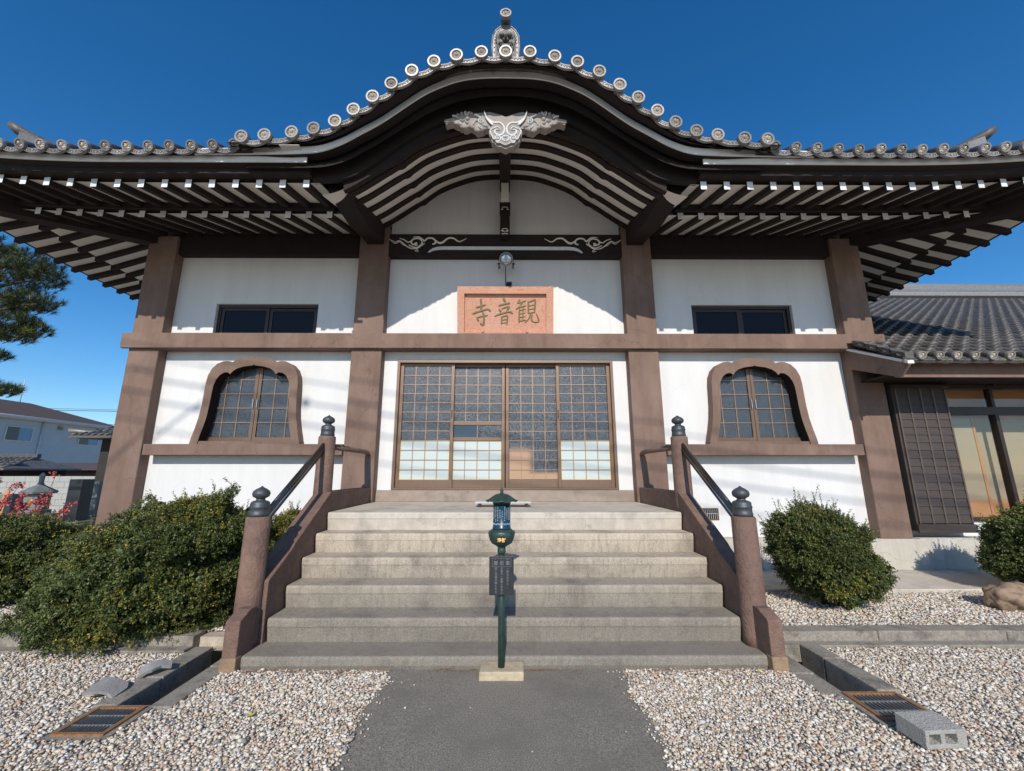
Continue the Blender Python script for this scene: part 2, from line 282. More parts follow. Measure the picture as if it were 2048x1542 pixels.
# ------------------------------------------------------------------ helpers
COL = sc.collection
class MB:
    def __init__(s): s.v = []; s.f = []; s.m = []; s.sm = []
    def add(s, vs, fs, mi=0, smooth=False):
        o = len(s.v); s.v += [tuple(v) for v in vs]
        for f in fs: s.f.append(tuple(o + i for i in f)); s.m.append(mi); s.sm.append(smooth)
        return s
    def box(s, x0, x1, y0, y1, z0, z1, mi=0):
        if x0 > x1: x0, x1 = x1, x0
        if y0 > y1: y0, y1 = y1, y0
        return s.add([(x0, y0, z0), (x1, y0, z0), (x1, y1, z0), (x0, y1, z0), (x0, y0, z1), (x1, y0, z1), (x1, y1, z1), (x0, y1, z1)],
                     [(0, 3, 2, 1), (4, 5, 6, 7), (0, 1, 5, 4), (1, 2, 6, 5), (2, 3, 7, 6), (3, 0, 4, 7)], mi)
    def beam(s, a, b, w, h, mi=0, up=(0, 0, 1), cap=None, endm=None):
        """box from a to b (bottom centre line), w wide, h tall"""
        a, b = Vector(a), Vector(b); d = (b - a).normalized(); sx = d.cross(Vector(up)).normalized() * (w / 2)
        u = Vector(up) * h
        vs = [a - sx, a + sx, a + sx + u, a - sx + u, b - sx, b + sx, b + sx + u, b - sx + u]
        s.add(vs, [(0, 1, 2, 3)][:], mi if endm is None else endm)
        return s.add(vs, [(7, 6, 5, 4), (0, 4, 5, 1), (1, 5, 6, 2), (2, 6, 7, 3), (3, 7, 4, 0)], mi)
    def prism(s, poly, y0, y1, mi=0, holes=(), smooth=False, ax='y', hmi=None):
        """polygon in (x, z), pushed from y0 to y1; ax='x' takes (y, z) and pushes along x"""
        loops = [list(poly)] + [list(h) for h in holes]
        flat = [p for l in loops for p in l]
        tr = tessellate_polygon([[Vector((p[0], p[1], 0)) for p in l] for l in loops])
        P = (lambda p, t: (p[0], t, p[1])) if ax == 'y' else (lambda p, t: (t, p[0], p[1]))
        n = len(flat)
        s.add([P(p, y0) for p in flat] + [P(p, y1) for p in flat],
              [tuple(t) for t in tr] + [tuple(n + i for i in reversed(t)) for t in tr], mi)
        o = 0
        for li, l in enumerate(loops):
            k = len(l)
            vs = [P(p, y0) for p in l] + [P(p, y1) for p in l]
            s.add(vs, [(i, (i + 1) % k, k + (i + 1) % k, k + i) for i in range(k)], hmi if (li and hmi is not None) else mi, smooth)
        return s
    def lathe(s, prof, c=(0, 0, 0), n=24, mi=0, smooth=True, ax='z', sweep=2 * math.pi, caps=False):
        c = Vector(c); k = len(prof); vs = []
        full = abs(sweep - 2 * math.pi) < 1e-6; m = n if full else n + 1
        for i in range(m):
            a = sweep * i / n
            for r, z in prof:
                if ax == 'z': vs.append(c + Vector((r * math.cos(a), r * math.sin(a), z)))
                elif ax == 'y': vs.append(c + Vector((r * math.cos(a), z, r * math.sin(a))))
                else: vs.append(c + Vector((z, r * math.cos(a), r * math.sin(a))))
        fs = []
        for i in range(n):
            j = (i + 1) % m
            for q in range(k - 1): fs.append((i * k + q, j * k + q, j * k + q + 1, i * k + q + 1))
        return s.add(vs, fs, mi, smooth)
    def tube(s, pts, r, n=8, mi=0, smooth=True, flat=1.0, caps=True):
        pts = [Vector(p) for p in pts]; k = len(pts)
        rs = r if isinstance(r, (list, tuple)) else [r] * k
        vs = []
        for i, p in enumerate(pts):
            d = (pts[min(i + 1, k - 1)] - pts[max(i - 1, 0)]).normalized()
            up = Vector((0, 0, 1)) if abs(d.z) < .95 else Vector((0, 1, 0))
            a = d.cross(up).normalized(); b2 = a.cross(d).normalized()
            for j in range(n):
                t = 2 * math.pi * j / n
                vs.append(p + a * (rs[i] * math.cos(t)) + b2 * (rs[i] * flat * math.sin(t)))
        fs = [(i * n + j, i * n + (j + 1) % n, (i + 1) * n + (j + 1) % n, (i + 1) * n + j) for i in range(k - 1) for j in range(n)]
        s.add(vs, fs, mi, smooth)
        if caps:
            s.add(vs[:n], [tuple(range(n))], mi); s.add(vs[-n:], [tuple(reversed(range(n)))], mi)
        return s
    def sheet(s, grid, mi=0, smooth=True):
        """grid: rows of points"""
        r, c = len(grid), len(grid[0])
        return s.add([p for row in grid for p in row],
                     [(i * c + j, i * c + j + 1, (i + 1) * c + j + 1, (i + 1) * c + j) for i in range(r - 1) for j in range(c - 1)], mi, smooth)
    def mesh(s, name, mats):
        me = bpy.data.meshes.new(name); me.from_pydata(s.v, [], s.f)
        for m_ in (mats if isinstance(mats, (list, tuple)) else [mats]): me.materials.append(m_)
        me.polygons.foreach_set('material_index', s.m); me.polygons.foreach_set('use_smooth', s.sm); me.update()
        bm = bmesh.new(); bm.from_mesh(me)
        bmesh.ops.remove_doubles(bm, verts=bm.verts, dist=1e-5)
        bmesh.ops.recalc_face_normals(bm, faces=bm.faces); bm.to_mesh(me); bm.free()
        return me
    def build(s, name, mats, parent=None, bevel=0):
        return link(name, s.mesh(name, mats), parent, bevel=bevel)

ROOTLOC = {}
def link(name, me, parent=None, loc=None, rot=None, scale=None, bevel=0, local=False):
    """local=False: vertices/loc in world coordinates under the thing; local=True: in the parent's own"""
    o = bpy.data.objects.new(name, me); COL.objects.link(o)
    if parent is not None:
        o.parent = parent
        if not local and parent.name in ROOTLOC: o.matrix_parent_inverse = Matrix.Translation(-ROOTLOC[parent.name])
    if loc: o.location = loc
    if rot: o.rotation_euler = rot
    if scale: o.scale = scale
    if bevel:
        b = o.modifiers.new('bevel', 'BEVEL'); b.width = bevel; b.segments = 2; b.limit_method = 'ANGLE'; b.angle_limit = R(35)
        b.harden_normals = False
    return o
def tag(o, label=None, cat=None, group=None, kind=None):
    if label: o['label'] = label
    if cat: o['category'] = cat
    if group: o['group'] = group
    if kind: o['kind'] = kind
    return o
def thing(name, loc, label, cat, group=None):
    o = bpy.data.objects.new(name, None); COL.objects.link(o); o.location = loc; o.empty_display_size = .2
    ROOTLOC[o.name] = Vector(loc); return tag(o, label, cat, group)
def copy_tree(o, loc, rotz=0, label=None):
    r = o.copy(); COL.objects.link(r); r.location = loc; r.rotation_euler.z = o.rotation_euler.z + rotz
    if label: r['label'] = label
    for ch in list(o.children):
        c = ch.copy(); COL.objects.link(c); c.parent = r
        for g in list(ch.children):
            d = g.copy(); COL.objects.link(d); d.parent = c
    return r
def interp(tab, x):
    xs = [t[0] for t in tab]; ys = [t[1] for t in tab]
    if x <= xs[0]: return ys[0]
    if x >= xs[-1]: return ys[-1]
    i = max(k for k in range(len(xs)) if xs[k] <= x); i = min(i, len(xs) - 2)
    # Catmull style tangent for a smooth curve
    def m(k):
        if k == 0: return 0 if xs[0] == 0 else (ys[1] - ys[0]) / (xs[1] - xs[0])
        if k == len(xs) - 1: return (ys[k] - ys[k - 1]) / (xs[k] - xs[k - 1])
        return (ys[k + 1] - ys[k - 1]) / (xs[k + 1] - xs[k - 1])
    h = xs[i + 1] - xs[i]; t = (x - xs[i]) / h
    return ((2 * t**3 - 3 * t**2 + 1) * ys[i] + (t**3 - 2 * t**2 + t) * h * m(i) + (-2 * t**3 + 3 * t**2) * ys[i + 1] + (t**3 - t**2) * h * m(i + 1))
def fast_mesh(name, verts, faces, mats, smooth=False, mi=None):
    """numpy: verts (n,3), faces (m,k)"""
    me = bpy.data.meshes.new(name); n, m_, k = len(verts), len(faces), faces.shape[1]
    me.vertices.add(n); me.vertices.foreach_set('co', np.asarray(verts, np.float32).ravel())
    me.loops.add(m_ * k); me.loops.foreach_set('vertex_index', faces.astype(np.int32).ravel())
    me.polygons.add(m_); me.polygons.foreach_set('loop_start', np.arange(0, m_ * k, k, dtype=np.int32))
    me.polygons.foreach_set('loop_total', np.full(m_, k, np.int32))
    for q in (mats if isinstance(mats, (list, tuple)) else [mats]): me.materials.append(q)
    if smooth: me.polygons.foreach_set('use_smooth', np.ones(m_, bool))
    if mi is not None: me.polygons.foreach_set('material_index', mi.astype(np.int32))
    me.update(calc_edges=True); me.validate(); return me
def text_mesh(txt, size, m, depth=.002, spacing=1.0, offset=0.0, name='lettering'):
    cu = bpy.data.curves.new(name, 'FONT'); cu.body = txt; cu.size = size; cu.extrude = depth; cu.resolution_u = 2
    cu.align_x = 'CENTER'; cu.align_y = 'CENTER'; cu.space_line = spacing; cu.offset = offset
    o = bpy.data.objects.new(name, cu); COL.objects.link(o)
    dg = bpy.context.evaluated_depsgraph_get(); dg.update()
    me = bpy.data.meshes.new_from_object(o.evaluated_get(dg)); me.name = name
    bpy.data.objects.remove(o); me.materials.clear(); me.materials.append(m); return me
def merged(meshes, name, m):
    """join [(mesh, matrix)] into one mesh"""
    bm = bmesh.new()
    for me, mx in meshes:
        t = me.copy(); t.transform(mx); bm.from_mesh(t); bpy.data.meshes.remove(t)
    out = bpy.data.meshes.new(name); bm.to_mesh(out); bm.free(); out.materials.append(m); return out
def ribbon(mb, pts, w, y, d, mi=0, taper=True, conv=None):
    """raised brush-like band along pts in (x,z), width w (number or list), front at y, depth d behind"""
    P = [Vector((conv(p) if conv else p)) for p in pts]; n = len(P)
    # smooth resample
    Q = []
    for i in range(n - 1):
        p0, p1, p2, p3 = P[max(i - 1, 0)], P[i], P[i + 1], P[min(i + 2, n - 1)]
        for s_ in range(4):
            t = s_ / 4; Q.append(.5 * ((2 * p1) + (p2 - p0) * t + (2 * p0 - 5 * p1 + 4 * p2 - p3) * t * t + (3 * p1 - p0 - 3 * p2 + p3) * t**3))
    Q.append(P[-1]); k = len(Q); L_, R_ = [], []
    for i, q in enumerate(Q):
        dd = Q[min(i + 1, k - 1)] - Q[max(i - 1, 0)]
        if dd.length < 1e-9: dd = Vector((1, 0))
        nn = Vector((-dd.y, dd.x)).normalized()
        t = i / (k - 1); ww = (w if not isinstance(w, (list, tuple)) else w[0] * (1 - t) + w[1] * t)
        if taper: ww *= .55 + .45 * min(1, min(t, 1 - t) * 7)
        L_.append(q + nn * ww / 2); R_.append(q - nn * ww / 2)
    C = Q
    vs = [(p.x, y + d, p.y) for p in L_] + [(p.x, y + d * .25, p.y) for p in L_] + [(p.x, y, p.y) for p in C] + [(p.x, y + d * .25, p.y) for p in R_] + [(p.x, y + d, p.y) for p in R_]
    fs = []
    for r_ in range(4):
        for i in range(k - 1): fs.append((r_ * k + i, r_ * k + i + 1, (r_ + 1) * k + i + 1, (r_ + 1) * k + i))
    fs += [(0, k, 2 * k, 3 * k, 4 * k), (k - 1, 2 * k - 1, 3 * k - 1, 4 * k - 1, 5 * k - 1)]
    mb.add(vs, fs, mi, False)
# ------------------------------------------------------------------ ground, path, drains, kerbs
def struct(o): o['kind'] = 'structure'; return o
mb = MB()
# one sheet to the horizon with the two drain troughs cut out
big = [(-600, -300), (600, -300), (600, 900), (-600, 900)]
tro = [[(-2.56, 2.80), (-2.35, 2.80), (-2.35, 4.06), (-2.56, 4.06)], [(2.38, 2.92), (2.60, 2.92), (2.60, 4.04), (2.38, 4.04)]]
loops = [big] + tro
flat = [p for l in loops for p in l]
tr = tessellate_polygon([[Vector((p[0], p[1], 0)) for p in l] for l in loops])
mb.add([(x, y, -.003) for x, y in flat], [tuple(t) for t in tr])
struct(mb.build('ground', M['soil']))

mb = MB(); ys = np.linspace(-3, 3.66, 60)
def pe(y, s): return s * (.918 + .010 * math.sin(y * 5 + s) + .006 * math.sin(y * 17 + 2 * s))
rows = [[(pe(y, -1) - .01, y, -.02), (pe(y, -1), y, .004), (0, y, .010), (pe(y, 1), y, .004), (pe(y, 1) + .01, y, -.02)] for y in ys]
mb.sheet(rows, smooth=False)
struct(mb.build('path', M['asphalt']))

def drain(name, label, x0, x1, y0, y1, lip_l, lip_r, zl, zr):
    t = thing(name, ((x0 + x1) / 2, (y0 + y1) / 2, 0), label, 'drain', 'drain channels beside the stairs')
    mb = MB(); mb.box(x0 - .02, x1 + .02, y0 - .3, y1, -.30, -.25)
    mb.build('channel_floor', M['drain'], t)
    for s, (a, b, z) in enumerate(((x0 - lip_l, x0, zl), (x1, x1 + lip_r, zr))):
        ys = [y0 - .02, (y0 + y1) / 2 + .1 * (s * 2 - 1), y1]
        for k in range(2):
            mb = MB(); mb.box(a, b, ys[k] + .004, ys[k + 1] - .004, -.28, z + .003 * k)
            mb.build('kerb_block', M['kerb'], t, bevel=.008)
    return t
drain('drain_channel', 'open concrete drain channel left of the stairs beside the large spreading shrub', -2.56, -2.35, 3.14, 4.06, .16, .15, .028, .018)
drain('drain_channel', 'open concrete drain channel right of the stairs leading to the cinder block', 2.38, 2.60, 3.27, 4.04, .17, .16, .018, .045)

def grate(label, x0, x1, y0, y1, z):
    t = thing('drain_grate', ((x0 + x1) / 2, (y0 + y1) / 2, z), label, 'grate', 'rusty drain grates')
    w = .022
    for a in ((x0, x1, y0, y0 + w), (x0, x1, y1 - w, y1), (x0, x0 + w, y0 + w, y1 - w), (x1 - w, x1, y0 + w, y1 - w)):
        mb = MB(); mb.box(*a, z - .02, z + .006); mb.build('frame_bar', M['rust'], t)
    n = 12; bar = MB().box(-.003, .003, y0 + w, y1 - w, z - .024, z + .002).mesh('grate_bar', M['galv'])
    for i in range(n):
        x = x0 + w + (x1 - x0 - 2 * w) * (i + .5) / n
        o = link('grate_bar', bar, t); o.location.x = x - 0
    cb = MB().box(x0 + w, x1 - w, -.003, .003, z - .012, z + .003).mesh('cross_rod', M['galv'])
    for k in (1, 2): o = link('cross_rod', cb, t); o.location.y = y0 + (y1 - y0) * k / 3
    mb = MB(); ax0, ax1, ay0, ay1 = x0 - .035, x1 + .035, y0 - .035, y1 + .03
    mb.prism([(ax0, ay0), (ax1, ay0), (ax1, ay1), (ax0, ay1)], 0, 1, holes=[[(x0, y0), (x0, y1), (x1, y1), (x1, y0)]])
    mb.v = [(a, c, -.1 + b * (.1 + z - .006)) for a, b, c in mb.v]
    mb.build('pit_rim', M['kerb'], t)
    MB().box(x0 - .02, x1 + .02, y0 - .02, y1 + .02, -.30, -.27).build('pit_floor', M['drain'], t)
    return t
grate('rusty framed drain grate in the gravel left of the path', -2.665, -2.355, 2.815, 3.12, .02)
grate('rusty framed drain grate with the cinder block resting on its near edge', 2.345, 2.715, 2.92, 3.25, .028)

# kerbs across the beds, built of blocks
def kerb(label, x0, x1, y, n, grp='kerbs edging the planted beds'):
    t = thing('kerb', ((x0 + x1) / 2, y, 0), label, 'kerb', grp)
    for i in range(n):
        a = x0 + (x1 - x0) * i / n; b = x0 + (x1 - x0) * (i + 1) / n
        MB().box(a + .003, b - .003, y, y + .16, -.1, .112 + .002 * (i % 2)).build('kerb_block', M['kerb'], t, bevel=.010)
    MB().box(x0, x1, y - .10, y - .002, -.1, .034).build('kerb_footing', M['kerb'], t, bevel=.006)
    return t
kerb('long grey concrete kerb right of the stairs in front of the rounded shrub', 2.22, 9.3, 4.14, 6)
kerb('grey concrete kerb at the far left edge under the shrubs', -9.0, -2.75, 4.06, 5)
# raised beds and the concrete apron along the plinth
for nm, x0, x1 in (('bed_ground', -14, -2.22), ('bed_ground', 2.22, 14)):
    g = MB().box(x0, x1, 4.23 if x0 > 0 else 4.15, 7.2 if x0 > 0 else 30, -.05, .075).build(nm, M['soil']); struct(g)
struct(MB().box(2.24, 14, 5.47, 6.52, -.05, .125).build('pavement', M['concrete'], bevel=.012))

# gravel: real pebbles
def ico(sub):
    bm = bmesh.new(); bmesh.ops.create_icosphere(bm, subdivisions=sub, radius=1)
    v = np.array([q.co[:] for q in bm.verts]); f = np.array([[w.index for w in q.verts] for q in bm.faces]); bm.free(); return v, f
def pebbles(P, rad, sub, name, parent=None):
    n = len(P); bv, bf = ico(sub); k = len(bv)
    sc_ = rad[:, None] * rng.uniform(.75, 1.3, (n, 3)); sc_[:, 2] *= rng.uniform(.45, .75, n)
    jit = 1 + rng.uniform(-.16, .16, (n, k, 1))
    v = bv[None] * jit * sc_[:, None, :]
    a = rng.uniform(0, 6.28, n); t = rng.normal(0, .35, n); ca, sa, ct, st = np.cos(a), np.sin(a), np.cos(t), np.sin(t)
    y = v[:, :, 1] * ct[:, None] - v[:, :, 2] * st[:, None]; z = v[:, :, 1] * st[:, None] + v[:, :, 2] * ct[:, None]
    x = v[:, :, 0]; X = x * ca[:, None] - y * sa[:, None]; Y = x * sa[:, None] + y * ca[:, None]
    V = np.stack([X, Y, z], 2) + P[:, None, :]
    F = (bf[None] + (np.arange(n) * k)[:, None, None]).reshape(-1, 3)
    o = link(name, fast_mesh(name, V.reshape(-1, 3), F, M['pebble'], smooth=True), parent); return o
def scatter(x0, x1, y0, y1, s, keep, z0):
    gx, gy = np.meshgrid(np.arange(x0, x1, s), np.arange(y0, y1, s)); p = np.stack([gx.ravel(), gy.ravel()], 1)
    p += rng.uniform(-.5, .5, p.shape) * s
    m = keep(p[:, 0], p[:, 1]); p = p[m]; n = len(p)
    return np.column_stack([p, z0 + rng.uniform(-.004, .012, n) + .010 * np.sin(p[:, 0] * 3.1) * np.sin(p[:, 1] * 4.3)])
def keepA(x, y):
    ax = np.abs(x)
    k = (ax > .925 + .03 * np.sin(y * 9 + x) + rng.uniform(-.03, .02, len(x))) & (ax < 1.32 * y + .9)
    k &= ~((ax < 2.22) & (y > 3.64))
    k &= ~((x < -2.20) & (x > -2.72) & (y > 3.10)) & ~((x > 2.21) & (x < 2.76) & (y > 3.23))
    k &= ~((x < -2.31) & (x > -2.71) & (y > 2.77) & (y < 3.16)) & ~((x > 2.30) & (x < 2.76) & (y > 2.88) & (y < 3.29))
    k &= ~((x < -2.2) & (y > 3.95)) & ~((x > 2.2) & (y > 4.03))
    return k
pA = scatter(-6.5, 6.5, 2.0, 4.06, .0142, keepA, .004)
near = pA[:, 1] < 3.15
rA = rng.lognormal(-4.92, .33, len(pA)).clip(.004, .017)
tag(pebbles(pA[near], rA[near], 1, 'gravel'), 'pale mixed pebbles spread in front of the stairs', kind='stuff')
tag(pebbles(pA[~near], rA[~near], 1, 'gravel'), 'pale mixed pebbles below the bottom step and kerbs', kind='stuff')
pA2 = scatter(-6.5, 6.5, 2.0, 4.06, .024, keepA, .011)
tag(pebbles(pA2, rng.lognormal(-4.80, .36, len(pA2)).clip(.005, .018), 1, 'gravel'), 'loose upper layer of pale mixed pebbles', kind='stuff')
sp = np.column_stack([rng.choice([-1, 1], 260) * (.93 - np.abs(rng.normal(0, .05, 260))), rng.uniform(2.1, 3.62, 260), np.full(260, .014)])
sp2 = np.column_stack([rng.uniform(-.9, .9, 10), rng.uniform(2.2, 3.6, 10), np.full(10, .014)])
sp = np.vstack([sp, sp2])
tag(pebbles(sp, rng.lognormal(-5.1, .3, len(sp)).clip(.003, .009), 1, 'gravel'), 'stray pebbles kicked onto the edges of the path', kind='stuff')
kb = lambda x, y: (np.abs(x) > 2.26) & (np.abs(x) < 1.32 * y + .9) & (np.where(x > 0, (y > 4.32) & (y < 5.45), (y > 4.24) & (y < 6.4)))
pB = scatter(-8, 8, 4.2, 6.4, .022, kb, .084)
tag(pebbles(pB, rng.lognormal(-4.5, .3, len(pB)).clip(.007, .019), 1, 'gravel'), 'white pebbles in the beds behind the kerbs', kind='stuff')

# ------------------------------------------------------------------ staircase
ST = thing('entrance_staircase', (0, 4.4, 0), 'broad worn concrete staircase with brown sloping side walls and capped posts', 'staircase')
Y0, T, RS, SW = 3.66, .27, .195, 2.05
zt = [.10 + RS * i for i in range(6)]
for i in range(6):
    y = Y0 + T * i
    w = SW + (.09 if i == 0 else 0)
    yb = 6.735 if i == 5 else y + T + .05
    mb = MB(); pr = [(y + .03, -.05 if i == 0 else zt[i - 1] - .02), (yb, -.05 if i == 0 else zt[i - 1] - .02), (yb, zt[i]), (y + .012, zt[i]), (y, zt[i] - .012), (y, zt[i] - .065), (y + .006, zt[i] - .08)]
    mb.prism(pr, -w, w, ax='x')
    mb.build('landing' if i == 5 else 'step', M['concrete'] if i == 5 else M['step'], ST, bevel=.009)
def post(x, y, z0, z1):
    sx = 1 if x > 0 else -1
    c = MB(); c.lathe([(0.0, z0), (.108, z0), (.106, z0 + .1), (.100, z1 - .012), (.09, z1), (0, z1)], (x, y, 0), 28)
    p = c.build('post', M['rough_brown'], ST)
    r = MB(); r.lathe([(0, z1), (.082, z1), (.083, z1 + .03), (.079, z1 + .034), (.079, z1 + .07), (.083, z1 + .074), (.083, z1 + .088), (.078, z1 + .094), (.078, z1 + .118), (.070, z1 + .128), (.040, z1 + .140), (.034, z1 + .150),
                       (.042, z1 + .158), (.066, z1 + .172), (.074, z1 + .195), (.068, z1 + .218), (.045, z1 + .238), (.018, z1 + .252), (.004, z1 + .264), (0, z1 + .266)], (x, y, 0), 28)
    k = r.build('post_cap', M['knob'], ST)
    return p
LP, UP = 3.89, 5.17
for s in (-1, 1):
    x0, x1 = sorted((s * 2.065, s * (2.21 if s > 0 else 2.26)))
    # stringer wall following the flight, with a small kink
    prof = [(LP + .02, -.1), (LP + .02, .60), (4.28, .80), (4.33, .845), (5.10, 1.30), (6.60, 1.30), (6.60, -.1)]
    MB().prism(prof, x0, x1, ax='x').build('side_wall', M['rough_brown'], ST, bevel=.006)
    xb0, xb1 = sorted((s * 2.09, s * 2.205))
    MB().prism([(3.60, .10), (3.60, .375), (3.73, .43), (3.82, .43), (3.82, .0), (3.68, .0)], xb0, xb1, ax='x').build('post_buttress', M['rough_brown'], ST, bevel=.008)
    a0, a1 = sorted((s * 2.085, s * 2.210))
    MB().box(a0, a1, 3.59, 3.67, -.12, .115).build('post_footing', M['footing'], ST, bevel=.008)
    lx, ux = (2.145, 2.16) if s > 0 else (2.205, 2.20)
    post(s * lx, LP, .08, 1.143)
    post(s * ux, UP, 1.05, 1.965)
    # polished steel handrail: three ridges, sloping between the posts, then level back to the wall
    a = Vector((s * lx, LP + .06, 1.09)); b = Vector((s * ux, UP - .04, 1.85)); d = (b - a)
    nrm = Vector((0, -d.z, d.y)).normalized()
    m = MB()
    for q, r_ in ((-.036, .021), (0, .023), (.036, .021)):
        m.tube([a + nrm * q, b + nrm * q], r_, 10)
    m.beam(a - nrm * .03, b - nrm * .03, .030, .06, up=nrm)
    hr = m.build('handrail', M['steel'], ST)
    MB().tube([a + nrm * .0 + Vector((-s * .021, 0, 0)), b + Vector((-s * .021, 0, 0))], .006, 6).build('handrail_trim', M['steel_bright'], hr)
    pts = [(s * 2.15, UP + .05, 1.84), (s * 2.15, 6.30, 1.84), (s * 2.145, 6.44, 1.835), (s * 2.14, 6.52, 1.82), (s * 2.14, 6.57, 1.80)]
    MB().tube(pts, [.048, .048, .046, .04, .035], 14, flat=.75).build('handrail', M['brown'], ST)

# low threshold board lying behind the lantern
t = thing('shoe_board', (-.02, 5.85, 1.075), 'low pale weathered board on feet lying on the landing behind the lantern', 'board')
for k in range(3): MB().box(-.40, .345, 5.70 + .10 * k, 5.793 + .10 * k, 1.125, 1.148).build('board_plank', M['wood_grey'], t)
for x in (-.36, .27): MB().box(x, x + .035, 5.72, 5.97, 1.075, 1.125).build('board_foot', M['darkframe'], t)

# ------------------------------------------------------------------ prayer wheel lantern
LX, LY = -.028, 3.56
t = thing('prayer_wheel_lantern', (LX, LY, 0), 'slim green bronze prayer wheel lantern on a pole in front of the bottom step', 'lantern')
m = MB(); bl = [(-.195, 3.475), (.142, 3.472), (.148, 3.648), (-.185, 3.652)]
m.prism(bl, -.02, .068); m.v = [(a, c, b) for a, b, c in m.v]
o = m.build('base_stone', M['stone_pale'], t, bevel=.010)
MB().lathe([(0, .06), (.026, .06), (.026, .90), (0, .90)], (LX, LY, 0), 20).build('pole', M['green'], t)
MB().lathe([(0, .885), (.030, .885), (.034, .90), (.034, .925), (.030, .932), (.042, .945), (.048, .955)], (LX, LY, 0), 24).build('pole_collar', M['green'], t)
bowl = MB(); bowl.lathe([(0, .945), (.045, .947), (.072, .962), (.094, .990), (.104, 1.025), (.107, 1.060), (.100, 1.064), (.088, 1.066), (.086, 1.074), (.074, 1.078), (0, 1.078)], (LX, LY, 0), 36)
bw = bowl.build('lotus_bowl', M['green'], t)
pet = MB()
for i in range(8):                                     # raised outlines of the lotus petals
    a0 = -math.pi / 2 + math.pi / 8 * (2 * i)
    pts = []
    for u in np.linspace(-1, 1, 17):
        h_ = 1 - abs(u) ** 2.2; z = .965 + .088 * h_
        rr = float(np.interp(z, [.945, .962, .990, 1.025, 1.060], [.05, .073, .095, .105, .108])) + .001
        a = a0 + u * .36 * (1 - .25 * (z < .98))
        pts.append((LX + rr * math.cos(a), LY + rr * math.sin(a), z))
    pet.tube(pts, .0017, 5)
pet.build('petal_outline', M['green'], bw)
MB().box(LX - .026, LX + .026, LY - .112, LY - .10, 1.027, 1.034).build('coin_slot', M['black'], bw)
me = text_mesh('浄財', .034, M['gold'], .002, offset=.0006)
o = link('lettering', me, t, (LX, LY - .106, 1.003), (R(90 - 18), 0, 0))
dr = MB().lathe([(0, 1.080), (.074, 1.080), (.076, 1.086), (.074, 1.094), (.0715, 1.097), (.0715, 1.300), (0, 1.300)], (LX, LY, 0), 40).build('drum', M['drum'], t)
MB().lathe([(.0722, 1.274), (.074, 1.276), (.074, 1.300), (.0722, 1.301)], (LX, LY, 0), 40).build('drum_band', M['black'], dr)
sutra = ['観自在菩薩', '行深般若波羅蜜多時', '照見五蘊皆空度一切苦厄', '舎利子色不異空', '空不異色色即是空', '空即是色受想行識', '亦復如是舎利子', '是諸法空相不生不滅', '不垢不浄不増不減']
L_ = []
for i, tx in enumerate(sutra * 2):
    a = -math.pi / 2 + (8.3 - i) * .27
    me = text_mesh('\n'.join(tx[:(4 if i % 9 == 8 else 10)]), .0100, M['white_txt'], .0003, 1.28)
    cx, cy = LX + .0722 * math.cos(a), LY + .0722 * math.sin(a)
    L_.append((me, Matrix.Translation((cx, cy, 1.200)) @ Matrix.Rotation(a + math.pi / 2, 4, 'Z') @ Matrix.Rotation(R(90), 4, 'X')))
link('lettering', merged(L_, 'lettering', M['white_txt']), dr)
wv = MB()
for i in range(22):                                    # white wave crests round the foot of the drum
    a = 2 * math.pi * i / 22
    for rr, zz in ((.011, 0), (.007, 0), (.0035, 0)):
        pts = []
        for u in np.linspace(0, math.pi, 9):
            aa = a + rr * math.cos(u) / .072; pts.append((LX + .0727 * math.cos(aa), LY + .0727 * math.sin(aa), 1.112 + (.004 if i % 2 else 0) + rr * 1.1 * math.sin(u)))
        wv.tube(pts, .0011, 4)
wv.build('wave_pattern', M['white_txt'], dr)
roof = MB(); NS = 24; prof = [(.128, 1.294), (.129, 1.299), (.112, 1.305), (.090, 1.322), (.070, 1.338), (.052, 1.348), (.030, 1.353), (.018, 1.358), (.014, 1.366)]
vs = []
for i in range(NS):
    a = 2 * math.pi * i / NS
    for r_, z_ in prof:
        q = 1 + .035 * math.cos(8 * a) * (r_ / .128) ** 2; vs.append((LX + r_ * q * math.cos(a), LY + r_ * q * math.sin(a), z_ + .006 * (math.cos(8 * a)) * (r_ / .128) ** 3))
k = len(prof)
roof.add(vs, [(i * k + q, ((i + 1) % NS) * k + q, ((i + 1) % NS) * k + q + 1, i * k + q + 1) for i in range(NS) for q in range(k - 1)], 0, True)
roof.lathe([(0, 1.292), (.126, 1.296)], (LX, LY, 0), NS)
rf = roof.build('cap_roof', M['green'], t)
MB().lathe([(.014, 1.355), (.010, 1.370), (.012, 1.374), (.0155, 1.382), (.013, 1.391), (.006, 1.397), (.005, 1.400), (0, 1.408)], (LX, LY, 0), 18).build('finial', M['green'], rf)
rl = MB()
for i in range(8):
    a = 2 * math.pi * (i + .5) / 8
    rl.tube([(LX + r_ * 1.0 * math.cos(a + .25 * (1 - r_ / .128) * (1 if i % 2 else -1)), LY + r_ * math.sin(a + .25 * (1 - r_ / .128) * (1 if i % 2 else -1)), z_ + .0008) for r_, z_ in prof[1:7]], .0012, 5)
rl.build('roof_ridge', M['green'], rf)
